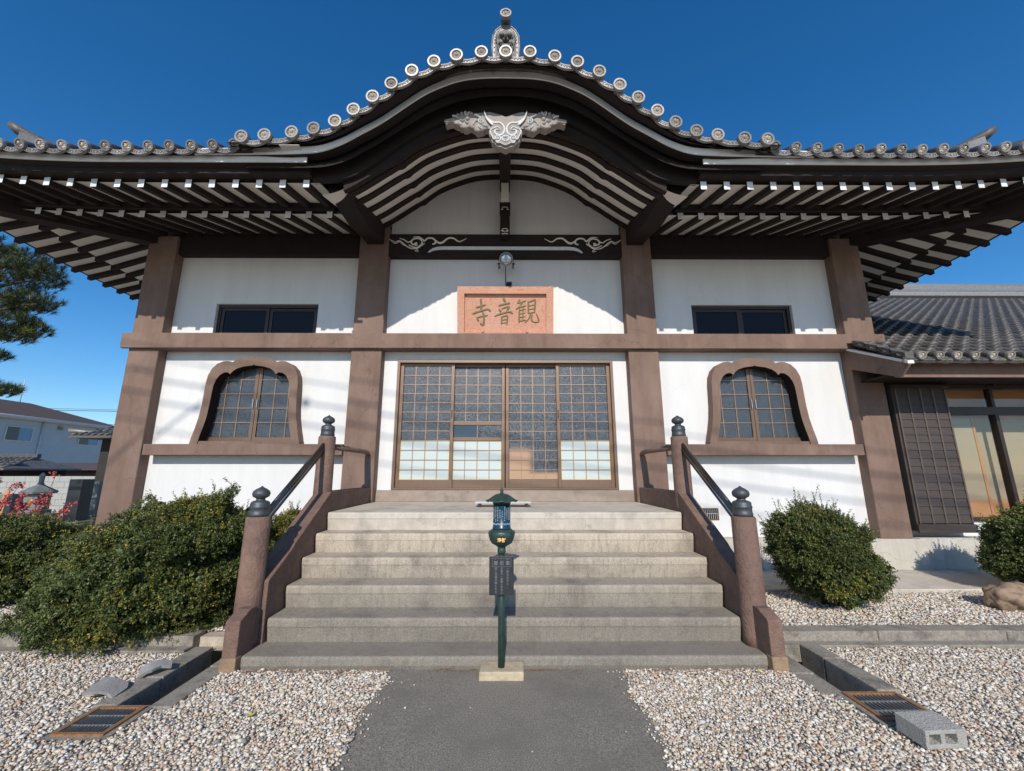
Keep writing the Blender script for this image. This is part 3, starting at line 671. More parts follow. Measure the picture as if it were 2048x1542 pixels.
# hanging plate
px0, px1, pz0, pz1, py = LX - .097, LX + .097, .588, .873, 3.508
pl = MB().box(px0, px1, py, py + .018, pz0, pz1).build('notice_plate', M['plate'], t, bevel=.002)
fr = MB(); bx0, bx1, bz0, bz1 = LX - .074, LX + .076, .797, .862
for a in ((bx0, bx1, bz0, bz0 + .0018), (bx0, bx1, bz1 - .0018, bz1), (bx0, bx0 + .0018, bz0 + .0018, bz1 - .0018), (bx1 - .0018, bx1, bz0 + .0018, bz1 - .0018)):
    fr.box(a[0], a[1], py - .0012, py, a[2], a[3])
fr.build('printed_border', M['plate_txt'], pl)
L_ = []
def put(tx, size, x, z, sp=1.0):
    L_.append((text_mesh(tx, size, M['plate_txt'], .0006, sp, offset=.0002), Matrix.Translation((LX + x, py - .0007, z)) @ Matrix.Rotation(R(90), 4, 'X')))
for i, ch in enumerate('摩尼車'): put(ch, .036, -.045 + .047 * i, .822)
for x, ch in ((-.050, 'ま'), (.0, 'に'), (.046, 'ぐるま')): put(ch, .0085, x, .852)
def vert(tx, x, top, pitch, size):
    for i, ch in enumerate(tx): put(ch, size, x, top - pitch * i)
vert('一回まわすと、', .048, .783, .0225, .0205)
vert('お経を一回読んだのと', .002, .785, .0198, .0195)
vert('同じ功徳が得られる', -.044, .783, .0215, .0200)
link('lettering', merged(L_, 'lettering', M['plate_txt']), pl)
MB().box(LX - .028, LX + .028, py + .019, LY + .028, .84, .855).build('plate_bracket', M['green'], t)
MB().box(LX - .028, LX + .028, py + .019, LY + .028, .61, .625).build('plate_bracket', M['green'], t)
# ------------------------------------------------------------------ temple hall
TH = thing('temple_hall', (0, 11, 0), 'white plastered hall with brown posts, bell shaped windows and a curving tiled gable roof', 'temple')
XO, XI, PW, YP, YW = 6.17, 2.03, .49, 6.57, 6.75
YB = 16.0
# plinth
MB().box(-6.3, -2.22, 6.50, YB, -.05, .55).build('plinth', M['plinth'], TH, bevel=.01)
MB().box(2.22, 6.3, 6.50, YB, -.05, .55).build('plinth', M['plinth'], TH, bevel=.01)
MB().box(-2.22, 2.22, 6.74, YB, -.05, 1.255).build('door_sill_wall', M['plinth'], TH)
MB().box(-XI, XI, 6.715, 6.74, 1.077, 1.253).build('door_sill_face', M['sillp'], TH, bevel=.006)
# posts
for s in (-1, 1):
    a, b = sorted((s * (XO - PW), s * XO))
    MB().box(a, b, YP, YP + .5, .551, 5.55).build('pillar', M['brown'], TH, bevel=.012)
    a, b = sorted((s * XI, s * (XI + .5)))
    MB().box(a, b, YP, YP + .5, .551, 5.75).build('pillar', M['brown'], TH, bevel=.012)
# white walls with their openings
def katomado(t, cx, cz=1.96, grow=0.0):
    """bell window outline, closed loop of (x, z)"""
    half = [(.862, 0), (.845, .10), (.81, .24), (.775, .42), (.755, .62), (.748, .80), (.742, .98), (.725, 1.11), (.675, 1.225), (.60, 1.305), (.51, 1.345), (.44, 1.352), (.385, 1.342), (.355, 1.330)]
    lobe = [(.31, 1.365), (.24, 1.393), (.14, 1.408), (.05, 1.412), (.018, 1.416), (0, 1.428)]
    ihalf = [(.735, 0), (.715, .12), (.68, .26), (.648, .42), (.630, .62), (.622, .80), (.612, .93), (.585, 1.03), (.535, 1.11), (.47, 1.155), (.41, 1.160), (.37, 1.125)]
    ilobe = [(.335, 1.175), (.27, 1.222), (.17, 1.255), (.06, 1.270), (.02, 1.274), (0, 1.290)]
    P = (half + lobe) if t == 'out' else (ihalf + ilobe)
    if t == 'mid': P = [((a[0] + b[0]) / 2, (a[1] + b[1]) / 2) for a, b in zip(half[:12] + lobe, ihalf + ilobe)]
    if t == 'inn': P = ihalf + ilobe
    r = [(cx + x, cz + z) for x, z in P]; l = [(cx - x, cz + z) for x, z in reversed(P[:-1])]
    return r + l
for s in (-1, 1):
    cx = s * 4.10; a, b = sorted((s * 2.50, s * 5.70))
    lo = MB().prism([(a, .551), (b, .551), (b, 3.60), (a, 3.60)], YW, YW + .14, holes=[list(reversed(katomado('mid', cx)))])
    lo.build('wall_panel', M['white'], TH)
    MB().prism([(a, 3.60), (b, 3.60), (b, 5.30), (a, 5.30)], YW, YW + .14, holes=[[(cx - .875, 3.62), (cx - .875, 4.375), (cx + .875, 4.375), (cx + .875, 3.62)]]).build('wall_panel', M['white'], TH)
MB().prism([(-2.05, 1.256), (2.05, 1.256), (2.05, 3.60), (-2.05, 3.60)], YW, YW + .14, holes=[[(-1.80, 1.257), (-1.80, 3.375), (1.80, 3.375), (1.80, 1.257)]]).build('wall_panel', M['white'], TH)
MB().box(-2.05, 2.05, YW, YW + .14, 3.60, 5.30).build('wall_panel', M['white'], TH)
# hall body behind (sides and back) so nothing shows through
bd = MB(); bd.box(-6.10, -5.95, 6.9, YB, .55, 5.6); bd.box(5.95, 6.10, 6.9, YB, .55, 5.6); bd.box(-5.95, 5.95, YB - .15, YB, .55, 5.6)
bd.build('side_wall', M['white'], TH)
MB().box(-5.95, 5.95, 8.6, 8.7, .56, 6.4).build('inner_wall', M['interior'], TH)
MB().box(-5.95, 5.95, 6.90, 8.6, .551, .60).build('inner_floor', M['interior'], TH)
for s in (-1, 1):
    x0, x1 = sorted((s * XO, s * (XO - .4)))
    for y in (9.4, 12.4, 15.5): MB().box(x0, x1, y, y + .5, .551, 5.55).build('pillar', M['brown'], TH, bevel=.01)
# long beams
MB().box(-6.26, 6.26, 6.50, 6.565, 3.51, 3.765).build('tie_beam', M['brown'], TH, bevel=.008)
mb = MB(); mb.box(-5.69, -2.52, 6.566, 6.749, 3.515, 3.76); mb.box(-2.04, 2.04, 6.566, 6.749, 3.515, 3.76); mb.box(2.52, 5.69, 6.566, 6.749, 3.515, 3.76)
mb.build('tie_beam_back', M['brown'], TH)
for s in (-1, 1):
    a, b = sorted((s * 2.535, s * 5.62)); MB().box(a, b, 6.53, 6.749, 1.79, 1.96).build('sill_beam', M['brown'], TH, bevel=.006)
    a, b = sorted((s * 2.53, s * 5.68)); MB().box(a, b, 6.62, 6.86, 5.235, 5.70).build('head_beam', M['dark'], TH, bevel=.006)
rb = MB().box(-XI, XI, 6.60, 6.86, 5.215, 5.625).build('rainbow_beam', M['dark'], TH, bevel=.006)
# carved clouds and the white eyebrow line on the rainbow beam: traced sizes
def cv(p): return ((760 + p[0] / 10.24 - 1010) / 112.4, 5.62 - (p[1] - 200) / 10.24 / 106.0)
sc_l = MB()
S_ = [([(225, 310), (300, 350), (350, 370), (420, 340), (480, 370), (560, 440), (640, 490), (720, 510)], (.010, .020)),
      ([(230, 318), (310, 385), (360, 395), (430, 365), (500, 420), (600, 462)], (.006, .012)),
      ([(430, 290), (520, 320), (600, 372), (660, 350), (700, 310), (800, 290), (865, 330), (885, 390), (850, 440), (780, 485), (700, 470), (620, 430)], (.018, .026)),
      ([(790, 385), (750, 395), (745, 425), (790, 425), (700, 415), (665, 370), (700, 310)], (.030, .024)),
      ([(700, 265), (820, 265), (900, 320), (930, 345), (990, 290), (1080, 285), (1145, 330), (1150, 390), (1090, 412)], (.020, .032)),
      ([(1160, 340), (1230, 385), (1300, 370), (1370, 310), (1430, 280), (1520, 290), (1600, 345), (1660, 350), (1770, 290)], (.040, .014)),
      ([(935, 395), (880, 430), (800, 490), (720, 500)], (.020, .026)), ([(730, 500), (800, 530), (805, 560), (740, 545)], (.012, .010))]
for pts, w in S_: ribbon(sc_l, [cv(p) for p in pts], list(w), 6.586, .012)
me = sc_l.mesh('cloud_carving', M['soffit'])
link('cloud_carving', me, rb)
me2 = me.copy(); me2.transform(Matrix.Scale(-1, 4, (1, 0, 0))); me2.flip_normals(); link('cloud_carving', me2, rb)
top = [(1005, 585), (1040, 540), (1100, 497), (1180, 468), (1300, 456)]; bot = [(1300, 525), (1180, 532), (1100, 552), (1040, 585)]
L1 = [cv(p) for p in top]; L2 = [cv(p) for p in bot]
poly = L1 + [(-x, z) for x, z in reversed(L1)] + [(-x, z) for x, z in reversed(L2)] + L2
MB().prism(poly, 6.592, 6.5995).build('eyebrow_line', M['rafter_end'], rb)

# karahafu curves, x >= 0
P_ = [(0, 6.77), (.5, 6.735), (.85, 6.62), (1.16, 6.47), (1.34, 6.33), (1.41, 6.27), (1.6, 6.145), (1.81, 5.99), (2.01, 5.85), (2.25, 5.72), (2.6, 5.64)]
D_ = [(0, 6.378), (.286, 6.376), (.577, 6.319), (.84, 6.237), (1.092, 6.108), (1.32, 5.923), (1.523, 5.744), (1.729, 5.567), (1.924, 5.409), (2.154, 5.305), (2.39, 5.253), (2.69, 5.215), (2.93, 5.20), (3.3, 5.21)]
SB = [(0, 6.258), (.35, 6.244), (.6, 6.191), (.85, 6.077), (1.04, 5.956), (1.466, 5.602), (1.69, 5.45), (1.92, 5.30), (2.16, 5.199), (2.4, 5.173), (2.95, 5.159), (3.8, 5.145)]
BT = [(0, 6.27), (.24, 6.249), (.5, 6.192), (.77, 6.097), (1.03, 5.956), (1.287, 5.785), (1.54, 5.6), (1.79, 5.419), (2.04, 5.277), (2.29, 5.217), (2.55, 5.21), (3.6, 5.22)]
BB = [(0, 5.935), (.06, 5.962), (.16, 6.0), (.30, 6.03), (.5, 6.018), (.8, 5.908), (1.02, 5.79), (1.28, 5.61), (1.45, 5.47), (1.65, 5.29), (1.86, 5.13), (2.1, 5.055), (2.5, 5.04), (3.0, 5.06), (3.6, 5.10)]
def xs(a, n=56): return [a * i / n for i in range(-n, n + 1)]
def f_(tab, dz=0.0): return lambda x: interp(tab, abs(x)) + dz
def curved_board(lo, hi, y0, y1, xm, name, m, parent, n=56, bevel=0):
    X = xs(xm, n); lo_ = [lo(x) for x in X]; hi_ = [hi(x) for x in X]; mb = MB(); k = len(X)
    vs = [(x, y0, z) for x, z in zip(X, lo_)] + [(x, y0, z) for x, z in zip(X, hi_)] + [(x, y1, z) for x, z in zip(X, lo_)] + [(x, y1, z) for x, z in zip(X, hi_)]
    fs = []
    for i in range(k - 1):
        fs += [(i, i + 1, k + i + 1, k + i), (2 * k + i + 1, 2 * k + i, 3 * k + i, 3 * k + i + 1), (2 * k + i, 2 * k + i + 1, i + 1, i), (k + i, k + i + 1, 3 * k + i + 1, 3 * k + i)]
    fs += [(0, k, 3 * k, 2 * k), (k - 1, 3 * k - 1, 4 * k - 1, 2 * k - 1)]
    mb.add(vs, fs); return mb.build(name, m, parent, bevel=bevel)
# tympanum
pt = [(x, interp(P_, abs(x)) + .05) for x in xs(2.03, 40)]
MB().prism([(2.03, 5.60), (-2.03, 5.60)] + pt, YW - .04, YW + .1).build('tympanum', M['white'], TH)
# curved ceiling boards and ribs of the gable
g = [[(x, y, interp(P_, abs(x)) + .022 - .33 * (6.65 - y)) for x in xs(2.42, 40)] for y in (4.86, 5.2, 5.6, 6.2, 6.80)]
MB().sheet(g).build('curved_ceiling', M['soffit'], TH)
for y in (4.838, 5.03, 5.34, 5.72, 6.12, 6.53):
    def ribz(x, y=y):
        c = .020 * max(0, 1 - abs(abs(x) - 1.42) / .05)
        return interp(P_, abs(x)) - (.030 if y > 4.9 else .05) - .33 * (6.65 - y) - c + .012 * max(0, 1 - abs(abs(x) - 1.50) / .06)
    curved_board(ribz, lambda x, y=y: interp(P_, abs(x)) + (.06 if y > 4.9 else .36) - .33 * (6.65 - y), y - (.045 if y > 4.9 else .036), y + (.048 if y > 4.9 else .036), 2.12, 'curved_rib', M['dark'], TH)
# ridge beam and its bracket
mb = MB(); mb.add([(x, y, z) for y, zz in ((4.96, 6.06), (6.72, 6.55)) for x in (-.10, .08) for z in (zz, zz + .24)],
                  [(0, 1, 3, 2), (4, 6, 7, 5), (0, 2, 6, 4), (1, 5, 7, 3), (0, 4, 5, 1), (2, 3, 7, 6)])
mb.build('ridge_beam', M['dark'], TH, bevel=.005)
br = thing  # noqa
bk = MB().prism([(-.105, 6.13), (.085, 6.13), (.085, 6.07), (.07, 6.03), (.075, 5.60), (.04, 5.50), (-.06, 5.50), (-.095, 5.60), (-.09, 6.03), (-.105, 6.07)], 6.42, 6.70).build('bracket', M['dark'], TH, bevel=.004)
MB().box(-.075, .055, 6.33, 6.70, 6.134, 6.56).build('bearing_block', M['soffit'], bk)
oc = MB()
for sgn in (-1, 1):
    c = lambda p: (-.01 + sgn * p[0], p[1])
    for pts, w in (([(0, 6.03), (.03, 6.035), (.05, 6.015), (.035, 5.99), (.07, 5.985)], .007), ([(0, 5.62), (.035, 5.615), (.045, 5.59), (.02, 5.58)], .012),
                   ([(.065, 5.59), (.04, 5.56), (.015, 5.57), (0, 5.555)], .008), ([(0, 5.53), (.03, 5.52), (.055, 5.525)], .012)):
        ribbon(oc, [c(p) for p in pts], w, 6.410, .009, taper=False)
oc.build('carved_scroll', M['soffit'], bk)
# arms from the pillars out to the gable board
for s in (-1, 1):
    prof = [(4.955, 5.25), (5.05, 5.24), (5.3, 5.22), (5.8, 5.24), (6.2, 5.34), (6.45, 5.40), (6.57, 5.40), (6.57, 5.74), (6.2, 5.70), (5.6, 5.50), (5.0, 5.36), (4.955, 5.34)]
    a, b = sorted((s * 2.11, s * 2.40)); MB().prism(prof, a, b, ax='x').build('cantilever_arm', M['dark'], TH, bevel=.008)
# bargeboards, mouldings.  The front of the gable bows back a little towards its feet.
def sstep(a, b, x): t = max(0, min(1, (x - a) / (b - a))); return t * t * (3 - 2 * t)
def wf(x, y, z, amt=.22, base=.13, tail=0.0):
    """bow a front curve point back, keeping its slope from the viewpoint side"""
    k = (y + base + amt * sstep(1.0, 2.4, abs(x)) + tail * sstep(2.5, 3.05, abs(x))) / y
    return (x * k, y * k, CAMZ + (z - CAMZ) * k)
def swept_board(lo, hi, y0, y1, xm, name, m, parent, n=64, amt=.22, tail=0.0, base=.21):
    rows = []
    for x in xs(xm, n):
        A = wf(x, y0, lo(x), amt, base, tail); B = wf(x, y0, hi(x), amt, base, tail); d = y1 - y0
        rows.append([A, B, (B[0], B[1] + d, B[2]), (A[0], A[1] + d, A[2]), A])
    mb = MB().sheet(rows, 0, False); mb.add(rows[0][:4], [(0, 1, 2, 3)]); mb.add(rows[-1][:4], [(0, 1, 2, 3)])
    return mb.build(name, m, parent)
q_ = 4.735 / 4.5
def up_(tab): return [(x * q_, CAMZ + (z - CAMZ) * q_) for x, z in tab]
BB2, BT2 = up_(BB), up_(BT)
curved_board(f_(BB2), f_(BT2, .06), 4.735, 4.80, 2.50, 'bargeboard', M['dark'], TH, n=72)
swept_board(f_(SB), f_(SB, .083), 4.195, 4.213, 3.62, 'gable_fascia', M['offwhite'], TH, amt=.06, tail=.04)
swept_board(f_(SB, .003), f_(SB, .10), 4.2135, 4.34, 3.5, 'gable_moulding', M['dark'], TH, amt=.06, tail=.04)
rows = [[wf(x, 4.38, interp(SB, abs(x)) + .05, .09, .21) for x in xs(3.3, 60)], [(x * 1.05, 4.58, .5 * (interp(SB, abs(x)) + .05) + .5 * interp(BT2, abs(x) * 1.1) - .02) for x in xs(3.1, 60)],
        [(x * 1.05, 4.60, .5 * (interp(SB, abs(x)) + .05) + .5 * interp(BT2, abs(x) * 1.1) + .05) for x in xs(3.1, 60)], [(x * 1.06, 4.74, interp(BT2, abs(x) * 1.08) + .03) for x in xs(2.9, 60)]]
MB().sheet(rows, 0, False).build('gable_boarding', M['dark'], TH)

# pendant ornament below the gable
PK = 4.635 / 4.39
gz = lambda p: ((p[0] - 975) / 12.8 / 160 * PK, CAMZ + (5.858 - (p[1] - 385) / 12.8 / 150.0 - CAMZ) * PK)
gw = lambda p: ((860 + p[0] / 13.65 - 1006.2) / 160 * PK, CAMZ + (5.858 - ((220 + p[1] / 13.65) - 240.1) / 150.0 - CAMZ) * PK)
wing = [(1420, 110), (1180, 130), (900, 175), (700, 225), (560, 275), (330, 330), (345, 400), (390, 470), (460, 430), (560, 412), (640, 470), (690, 490), (750, 500), (770, 545), (840, 540), (850, 585), (930, 600), (1000, 570), (1050, 540), (1100, 570), (1150, 600), (1200, 660), (1260, 690), (1320, 660), (1390, 650), (1460, 590), (1540, 590)]
lb = [(590, 680), (555, 740), (555, 820), (575, 900), (620, 950), (612, 1010), (640, 1060), (700, 1075), (725, 1130), (770, 1170), (840, 1180), (900, 1205), (975, 1245)]
GW = [gw(p) for p in wing]; GL = [gz(p) for p in lb]
left = GW + GL
ctop = [gz((975, 350)), gz((860, 300)), gz((700, 250)), gz((560, 215))]
poly = left + [(-x, z) for x, z in reversed(left[:-1])] + [(-ctop[3][0], ctop[3][1]), (-ctop[2][0], ctop[2][1]), (-ctop[1][0], ctop[1][1]), ctop[0], ctop[1], ctop[2], ctop[3]]
M['carving'] = mat('carved_board', (.30, .262, .24), .7, .12, 12, .2, 90)
GP = MB().prism(poly, 4.635, 4.733).build('gable_pendant', M['carving'], TH, bevel=.006)
body = [gz(p) for p in ((620, 640), (600, 760), (615, 880), (650, 960), (680, 1020), (760, 1100), (860, 1140), (975, 1190))]
bt = [gz(p) for p in ((690, 560), (820, 560), (920, 630), (975, 760))]
bp_ = body + [(-x, z) for x, z in reversed(body[:-1])] + [(-x, z) for x, z in bt[:-1]] + [bt[3]] + list(reversed(bt[:-1]))
MB().prism(bp_, 4.613, 4.634).build('pendant_shield', M['carving'], GP, bevel=.004)
gl = MB()
def both(pts, w, y=4.599, conv=gz, d=.014):
    P2 = [conv(p) for p in pts]; ribbon(gl, P2, w, y, d); ribbon(gl, [(-x, z) for x, z in P2], w, y, d)
both([(430, 245), (480, 400), (560, 490), (690, 560), (820, 560), (910, 630), (945, 730), (930, 830), (870, 895), (790, 905), (720, 860), (700, 800), (735, 755), (800, 760)], .021)
both([(450, 330), (500, 450), (590, 560), (660, 620)], [.012, .03])
both([(800, 765), (835, 745), (815, 700), (755, 685), (690, 715), (625, 735), (592, 810), (615, 890), (645, 950), (670, 1010), (715, 1010), (725, 950), (780, 915), (838, 955), (852, 1020), (810, 1075), (740, 1075), (775, 1112), (850, 1108), (900, 1150), (975, 1180)], .014)
both([(975, 935), (930, 928), (890, 965), (905, 1035), (975, 1082)], .016)
both([(975, 955), (945, 965), (930, 1000), (975, 1050)], .008)
both([(780, 950), (755, 985), (780, 1010), (800, 985), (780, 960)], .012)
for pts, w in (([(150, 620), (175, 550), (215, 510), (280, 495)], .011), ([(180, 330), (270, 370), (340, 430), (300, 460), (290, 520), (330, 565), (390, 555), (400, 505), (365, 480), (335, 510), (355, 535)], .013),
               ([(290, 600), (300, 660), (355, 725)], .011), ([(385, 600), (430, 640), (510, 652)], .011), ([(-60, 500), (0, 560), (40, 540)], .011), ([(-190, 470), (-120, 500), (-40, 470)], .010),
               ([(-240, 420), (-300, 380), (-380, 370)], .010), ([(-20, 350), (-70, 300), (-60, 250)], .010), ([(60, 260), (20, 300), (0, 350)], .008)):
    both(pts, w * 1.25, 4.596, d=.030)
gl.build('carved_outline', M['rafter_end'], GP)
for s in (-1, 1):                                      # leaf lobes carved in relief along both wings
    lf = MB()
    for (px, py), ra, rb_, ang in (((1300, 560), .085, .060, .5), ((1180, 500), .075, .050, .2), ((1040, 440), .055, .040, -.3), ((930, 500), .075, .045, .3), ((830, 440), .060, .040, .1), ((700, 420), .055, .035, .1), ((560, 360), .050, .030, .2), ((430, 380), .055, .028, .2), ((1420, 540), .06, .05, .6)):
        x, z = gw((px, py)); n_ = 14; ca, sa = math.cos(ang), math.sin(ang); rows = []
        for r_, dy in ((1, 0), (.9, -.012), (.6, -.018), (.05, -.010)):
            rows.append([(s * (x + ra * r_ * math.cos(t) * ca - rb_ * r_ * math.sin(t) * sa), 4.636 + dy, z + ra * r_ * math.cos(t) * sa + rb_ * r_ * math.sin(t) * ca) for t in np.linspace(0, 2 * math.pi, n_ + 1)])
        lf.sheet(rows, 0, True)
    lf.build('carved_wing', M['carving'], GP)
jb = MB()
for s in (-1, 1):
    x, z = gz((0, 440)); c_ = Vector((s * x, 4.635, z + .01)); jb.lathe([(.0, -.03), (.018, -.026), (.028, -.014), (.032, 0), (.028, .01)], c_, 14, ax='y')
    for q in ((-330, 330), (-250, 290), (-150, 250), (-40, 230), (100, 250)):
        xx, zz = gz(q); jb.lathe([(0, -.022), (.016, -.018), (.026, -.006), (.028, .004)], (s * xx, 4.637, zz - .012), 12, ax='y')
jb.build('carved_bead', M['carving'], GP)

# ---- eaves: two rows of rafters on the front and both sides
XC, YC, OV = 8.37, 4.37, 2.20
def Sq(d): return .05 * ((3.47 - d) / 1.5) ** 2 if d < 3.47 else 0.0
def pos(side, a, o, z):
    return (a, YP - o, z) if side == 0 else (side * (XO + o), a, z)
def dist(side, a): return XC - abs(a) if side == 0 else a - YC
def beyond(side, a): return abs(a) - XO if side == 0 else YP - a
zr = {1: lambda o: 5.135 + .26 * (1.82 - o), 2: lambda o: 5.18 + .34 * (1.10 - o)}
def rafter(side, a, row):
    tip, back = ((1.82, 1.0), (1.10, -.02))[row - 1]
    e = beyond(side, a); b = max(back, e + .10)
    if tip - b < .12: return
    S = Sq(dist(side, a)); Z = lambda o: zr[row](o) + S * max(o, 0) / 1.82
    mb = MB(); mb.beam(pos(side, a, tip, Z(tip)), pos(side, a, b, Z(b)), .078 if row == 1 else .082, .115 if row == 1 else .105, 0, endm=1)
    mb.build('flying_rafter' if row == 1 else 'base_rafter', [M['dark'], M['rafter_end']], TH)
k = 0
while 2.58 + .3045 * k < 8.0:
    for s in (-1, 1):
        for r_ in (1, 2): rafter(0, s * (2.585 + .3045 * k), r_)
    k += 1
for k in range(30):
    for s in (-1, 1):
        for r_ in (1, 2): rafter(s, 4.99 + .3045 * k, r_)
def sweep(side, sgn, prof, a0, n=26, mi=0, closed=True, wz=1.0):
    """profile of (o, z) run along an eave; side 0: from |x|=a0 out to the mitre on the sgn side; sides: from the mitre back to y=a0"""
    mb = MB(); rows = []
    for i in range(n + 1):
        t = i / n; row = []
        for o, z in prof:
            if side == 0:
                a = sgn * (a0 + (XO + o - a0) * t); S = Sq(XC - abs(a) )
            else:
                a = (YP - o) + (a0 - (YP - o)) * (1 - (1 - t) ** 1.0); S = Sq(a - YC)
            row.append(pos(side, a, o, z + S * max(o, 0) / 1.82 * wz))
        rows.append(row)
    if closed: rows = [r + [r[0]] for r in rows]
    mb.sheet(rows, mi, False)
    if closed:
        k = len(prof); mb.add([rows[0][j] for j in range(k)], [tuple(range(k))], mi); mb.add([rows[-1][j] for j in range(k)], [tuple(range(k))], mi)
    return mb
for side, sgn, a0 in ((0, -1, 2.42), (0, 1, 2.42), (-1, 0, 15.5), (1, 0, 15.5)):
    n1 = [(1.80, zr[1](1.80) + .078), (.98, zr[1](.98) + .078)]
    n2 = [(1.08, zr[2](1.08) + .070), (.55, zr[2](.55) + .070), (-.18, zr[2](-.18) + .070)]
    if side == 0:
        n1 = [(o, z) for o, z in n1]
    sweep(side, sgn, n1, a0, closed=False).build('eave_boarding', M['soffit'], TH)
    sweep(side, sgn, n2, a0, closed=False).build('eave_boarding', M['soffit'], TH)
    a1 = 2.50 if side == 0 else a0
    sweep(side, sgn, [(1.16, 5.285), (1.16, 5.40), (1.03, 5.45), (1.03, 5.30)], a1).build('inner_eave_board', M['dark'], TH)
    sweep(side, sgn, [(1.93, 5.255), (1.93, 5.345), (1.70, 5.40), (1.70, 5.262)], a1).build('eave_board', M['dark'], TH)
    sweep(side, sgn, [(2.013, 5.345), (2.013, 5.42), (1.931, 5.42), (1.931, 5.318)], a1).build('eave_moulding', M['dark'], TH)
    sweep(side, sgn, [(2.03, 5.342), (2.03, 5.424), (2.014, 5.424), (2.014, 5.342)], a1).build('eave_fascia', M['offwhite'], TH)
for s in (-1, 1):                                       # hip rafters under the corners
    mb = MB(); pts = [(-.1, 5.42), (.4, 5.33), (.9, 5.235), (1.3, 5.175), (1.6, 5.165), (1.92, 5.20)]
    P0 = Vector((s * XO, YP, 0)); dr_ = Vector((s, -1, 0)); sd = Vector((1, s, 0)).normalized() * .10
    rows = []
    for q, z in pts:
        c = P0 + dr_ * q; hgt = .26
        rows.append([c - sd + Vector((0, 0, z)), c + sd + Vector((0, 0, z)), c + sd + Vector((0, 0, z + hgt)), c - sd + Vector((0, 0, z + hgt)), c - sd + Vector((0, 0, z))])
    mb.sheet(rows, 0, False); mb.add(rows[0][:4], [(0, 1, 2, 3)]); mb.add(rows[-1][:4], [(0, 1, 2, 3)])
    mb.build('hip_rafter', M['dark'], TH)

# ---- roof and its tiles
def roofz(o, a_d): return 5.385 + .5 * (OV - o) + Sq(a_d) * max(0, min(1, o / 1.82))
RO = MB()
ridge_o = OV - 6.6                                       # horizontal run 6.6 from the eave edge
for side, sgn in ((0, -1), (0, 1), (-1, 0), (1, 0)):
    rows = []
    for i in range(25):
        t = i / 24; row = []
        for o in (OV - .10, 1.6, .8, 0, -2, ridge_o):
            run = OV - o
            if side == 0: a = sgn * (0.0 + (XO + o) * t) if o < -1 else sgn * (2.5 + (XO + o - 2.5) * t); d = XC - abs(a)
            else: a = (YP - o) + (17.6 - run - (YP - o)) * t; d = a - YC
            row.append(pos(side, a, o, roofz(o, d)))
        rows.append(row)
    RO.sheet(rows, 0, False)
ROOF = RO.build('roof', M['tile'], TH)

def disc_tile(r, L_):
    m = MB()
    ring = [(r * .98, .02), (r, .008), (r, -.012), (r * .96, -.022), (r * .72, -.022), (r * .67, -.012), (r * .67, -.004), (0, -.004)]
    m.lathe(ring[:6], (0, 0, 0), 24, 0, False, 'y'); m.lathe(ring[5:], (0, 0, 0), 24, 2, False, 'y')
    for k in range(8):
        a = math.pi / 4 * k + math.pi / 2; c, s = math.cos(a), math.sin(a); ln, w = r * .66, r * .17
        q = [(.10, 0), (.55, w / r), (.9, w / r * 1.15), (1.0, 0), (.9, -w / r * 1.15), (.55, -w / r)]
        v = [((u * ln) * c - (t * r) * s, -.010, (u * ln) * s + (t * r) * c) for u, t in q]; v.append((.75 * ln * c, -.019, .75 * ln * s)); v.append((.3 * ln * c, -.016, .3 * ln * s))
        m.add(v, [(0, 1, 7), (1, 2, 6), (1, 6, 7), (2, 3, 6), (3, 4, 6), (4, 5, 6), (5, 7, 6), (5, 0, 7)], 1)
    m.lathe([(0, -.020), (r * .08, -.018), (r * .1, -.006)], (0, 0, 0), 8, 1, True, 'y')
    m.lathe([(r * .84, .0), (r * .82, L_), (0, L_)], (0, 0, 0), 16, 3, True, 'y')
    return m.mesh('round_eave_tile', [M['tile_light'], M['tile_flower'], M['tile_dark'], M['tile']])
def pan_tile(w, drop, L_):
    """concave pan between two rolls with its decorated hanging lip"""
    m = MB(); n = 10; X = [w * (i / n - .5) for i in range(n + 1)]; sag = lambda x: -drop + .046 * (2 * x / w) ** 2
    h = .060
    m.sheet([[(x, 0, sag(x)) for x in X], [(x, 0, sag(x) - .010) for x in X], [(x, .004, sag(x) - .012) for x in X], [(x, .004, sag(x) - h + .010) for x in X], [(x, -.002, sag(x) - h + .008) for x in X], [(x, -.002, sag(x) - h) for x in X], [(x, .03, sag(x) - h) for x in X]], 0, False)
    m.sheet([[(x, 0, sag(x)) for x in X], [(x, L_, sag(x) + .33 * L_) for x in X]], 0, True)
    for s in (-1, 1):                                    # arabesque scroll in relief
        c = lambda p: (s * p[0] * w, sag(p[0] * w) - .026 + p[1])
        ribbon(m, [c(p) for p in ((.02, 0), (.06, .010), (.11, .010), (.15, -.004), (.13, -.012), (.10, -.006))], .006, -.004, .008, 1, False)
        ribbon(m, [c(p) for p in ((.16, .008), (.22, .012), (.27, 0), (.25, -.010), (.21, -.004))], .006, -.004, .008, 1, False)
    m.lathe([(0, -.006), (.008, -.004), (.009, .004)], (0, 0, -drop - .026), 8, 1, False, 'y')
    return m.mesh('pan_eave_tile', [M['tile_light'], M['tile_flower']])
DG, DE = disc_tile(.0815, .15), disc_tile(.064, .22)
DGm, DEm = None, None
PT = pan_tile(.262, .040, .42)
pg = {}
def place(me, name, x, y, z, rx=0, ry=0, rz=0, sx=1):
    return link(name, me, ROOF, (x, y, z), (rx, ry, rz), (sx, 1, 1))
sl = math.atan(.33)
GD = [(x, interp(D_, x)) for x in (0, .286, .577, .84, 1.092, 1.32, 1.523, 1.729, 1.924, 2.154, 2.39, 2.69, 2.95)]
allg = [(-x, z) for x, z in reversed(GD[1:])] + GD
wg = [wf(x, 3.99, z, .20) for x, z in allg]
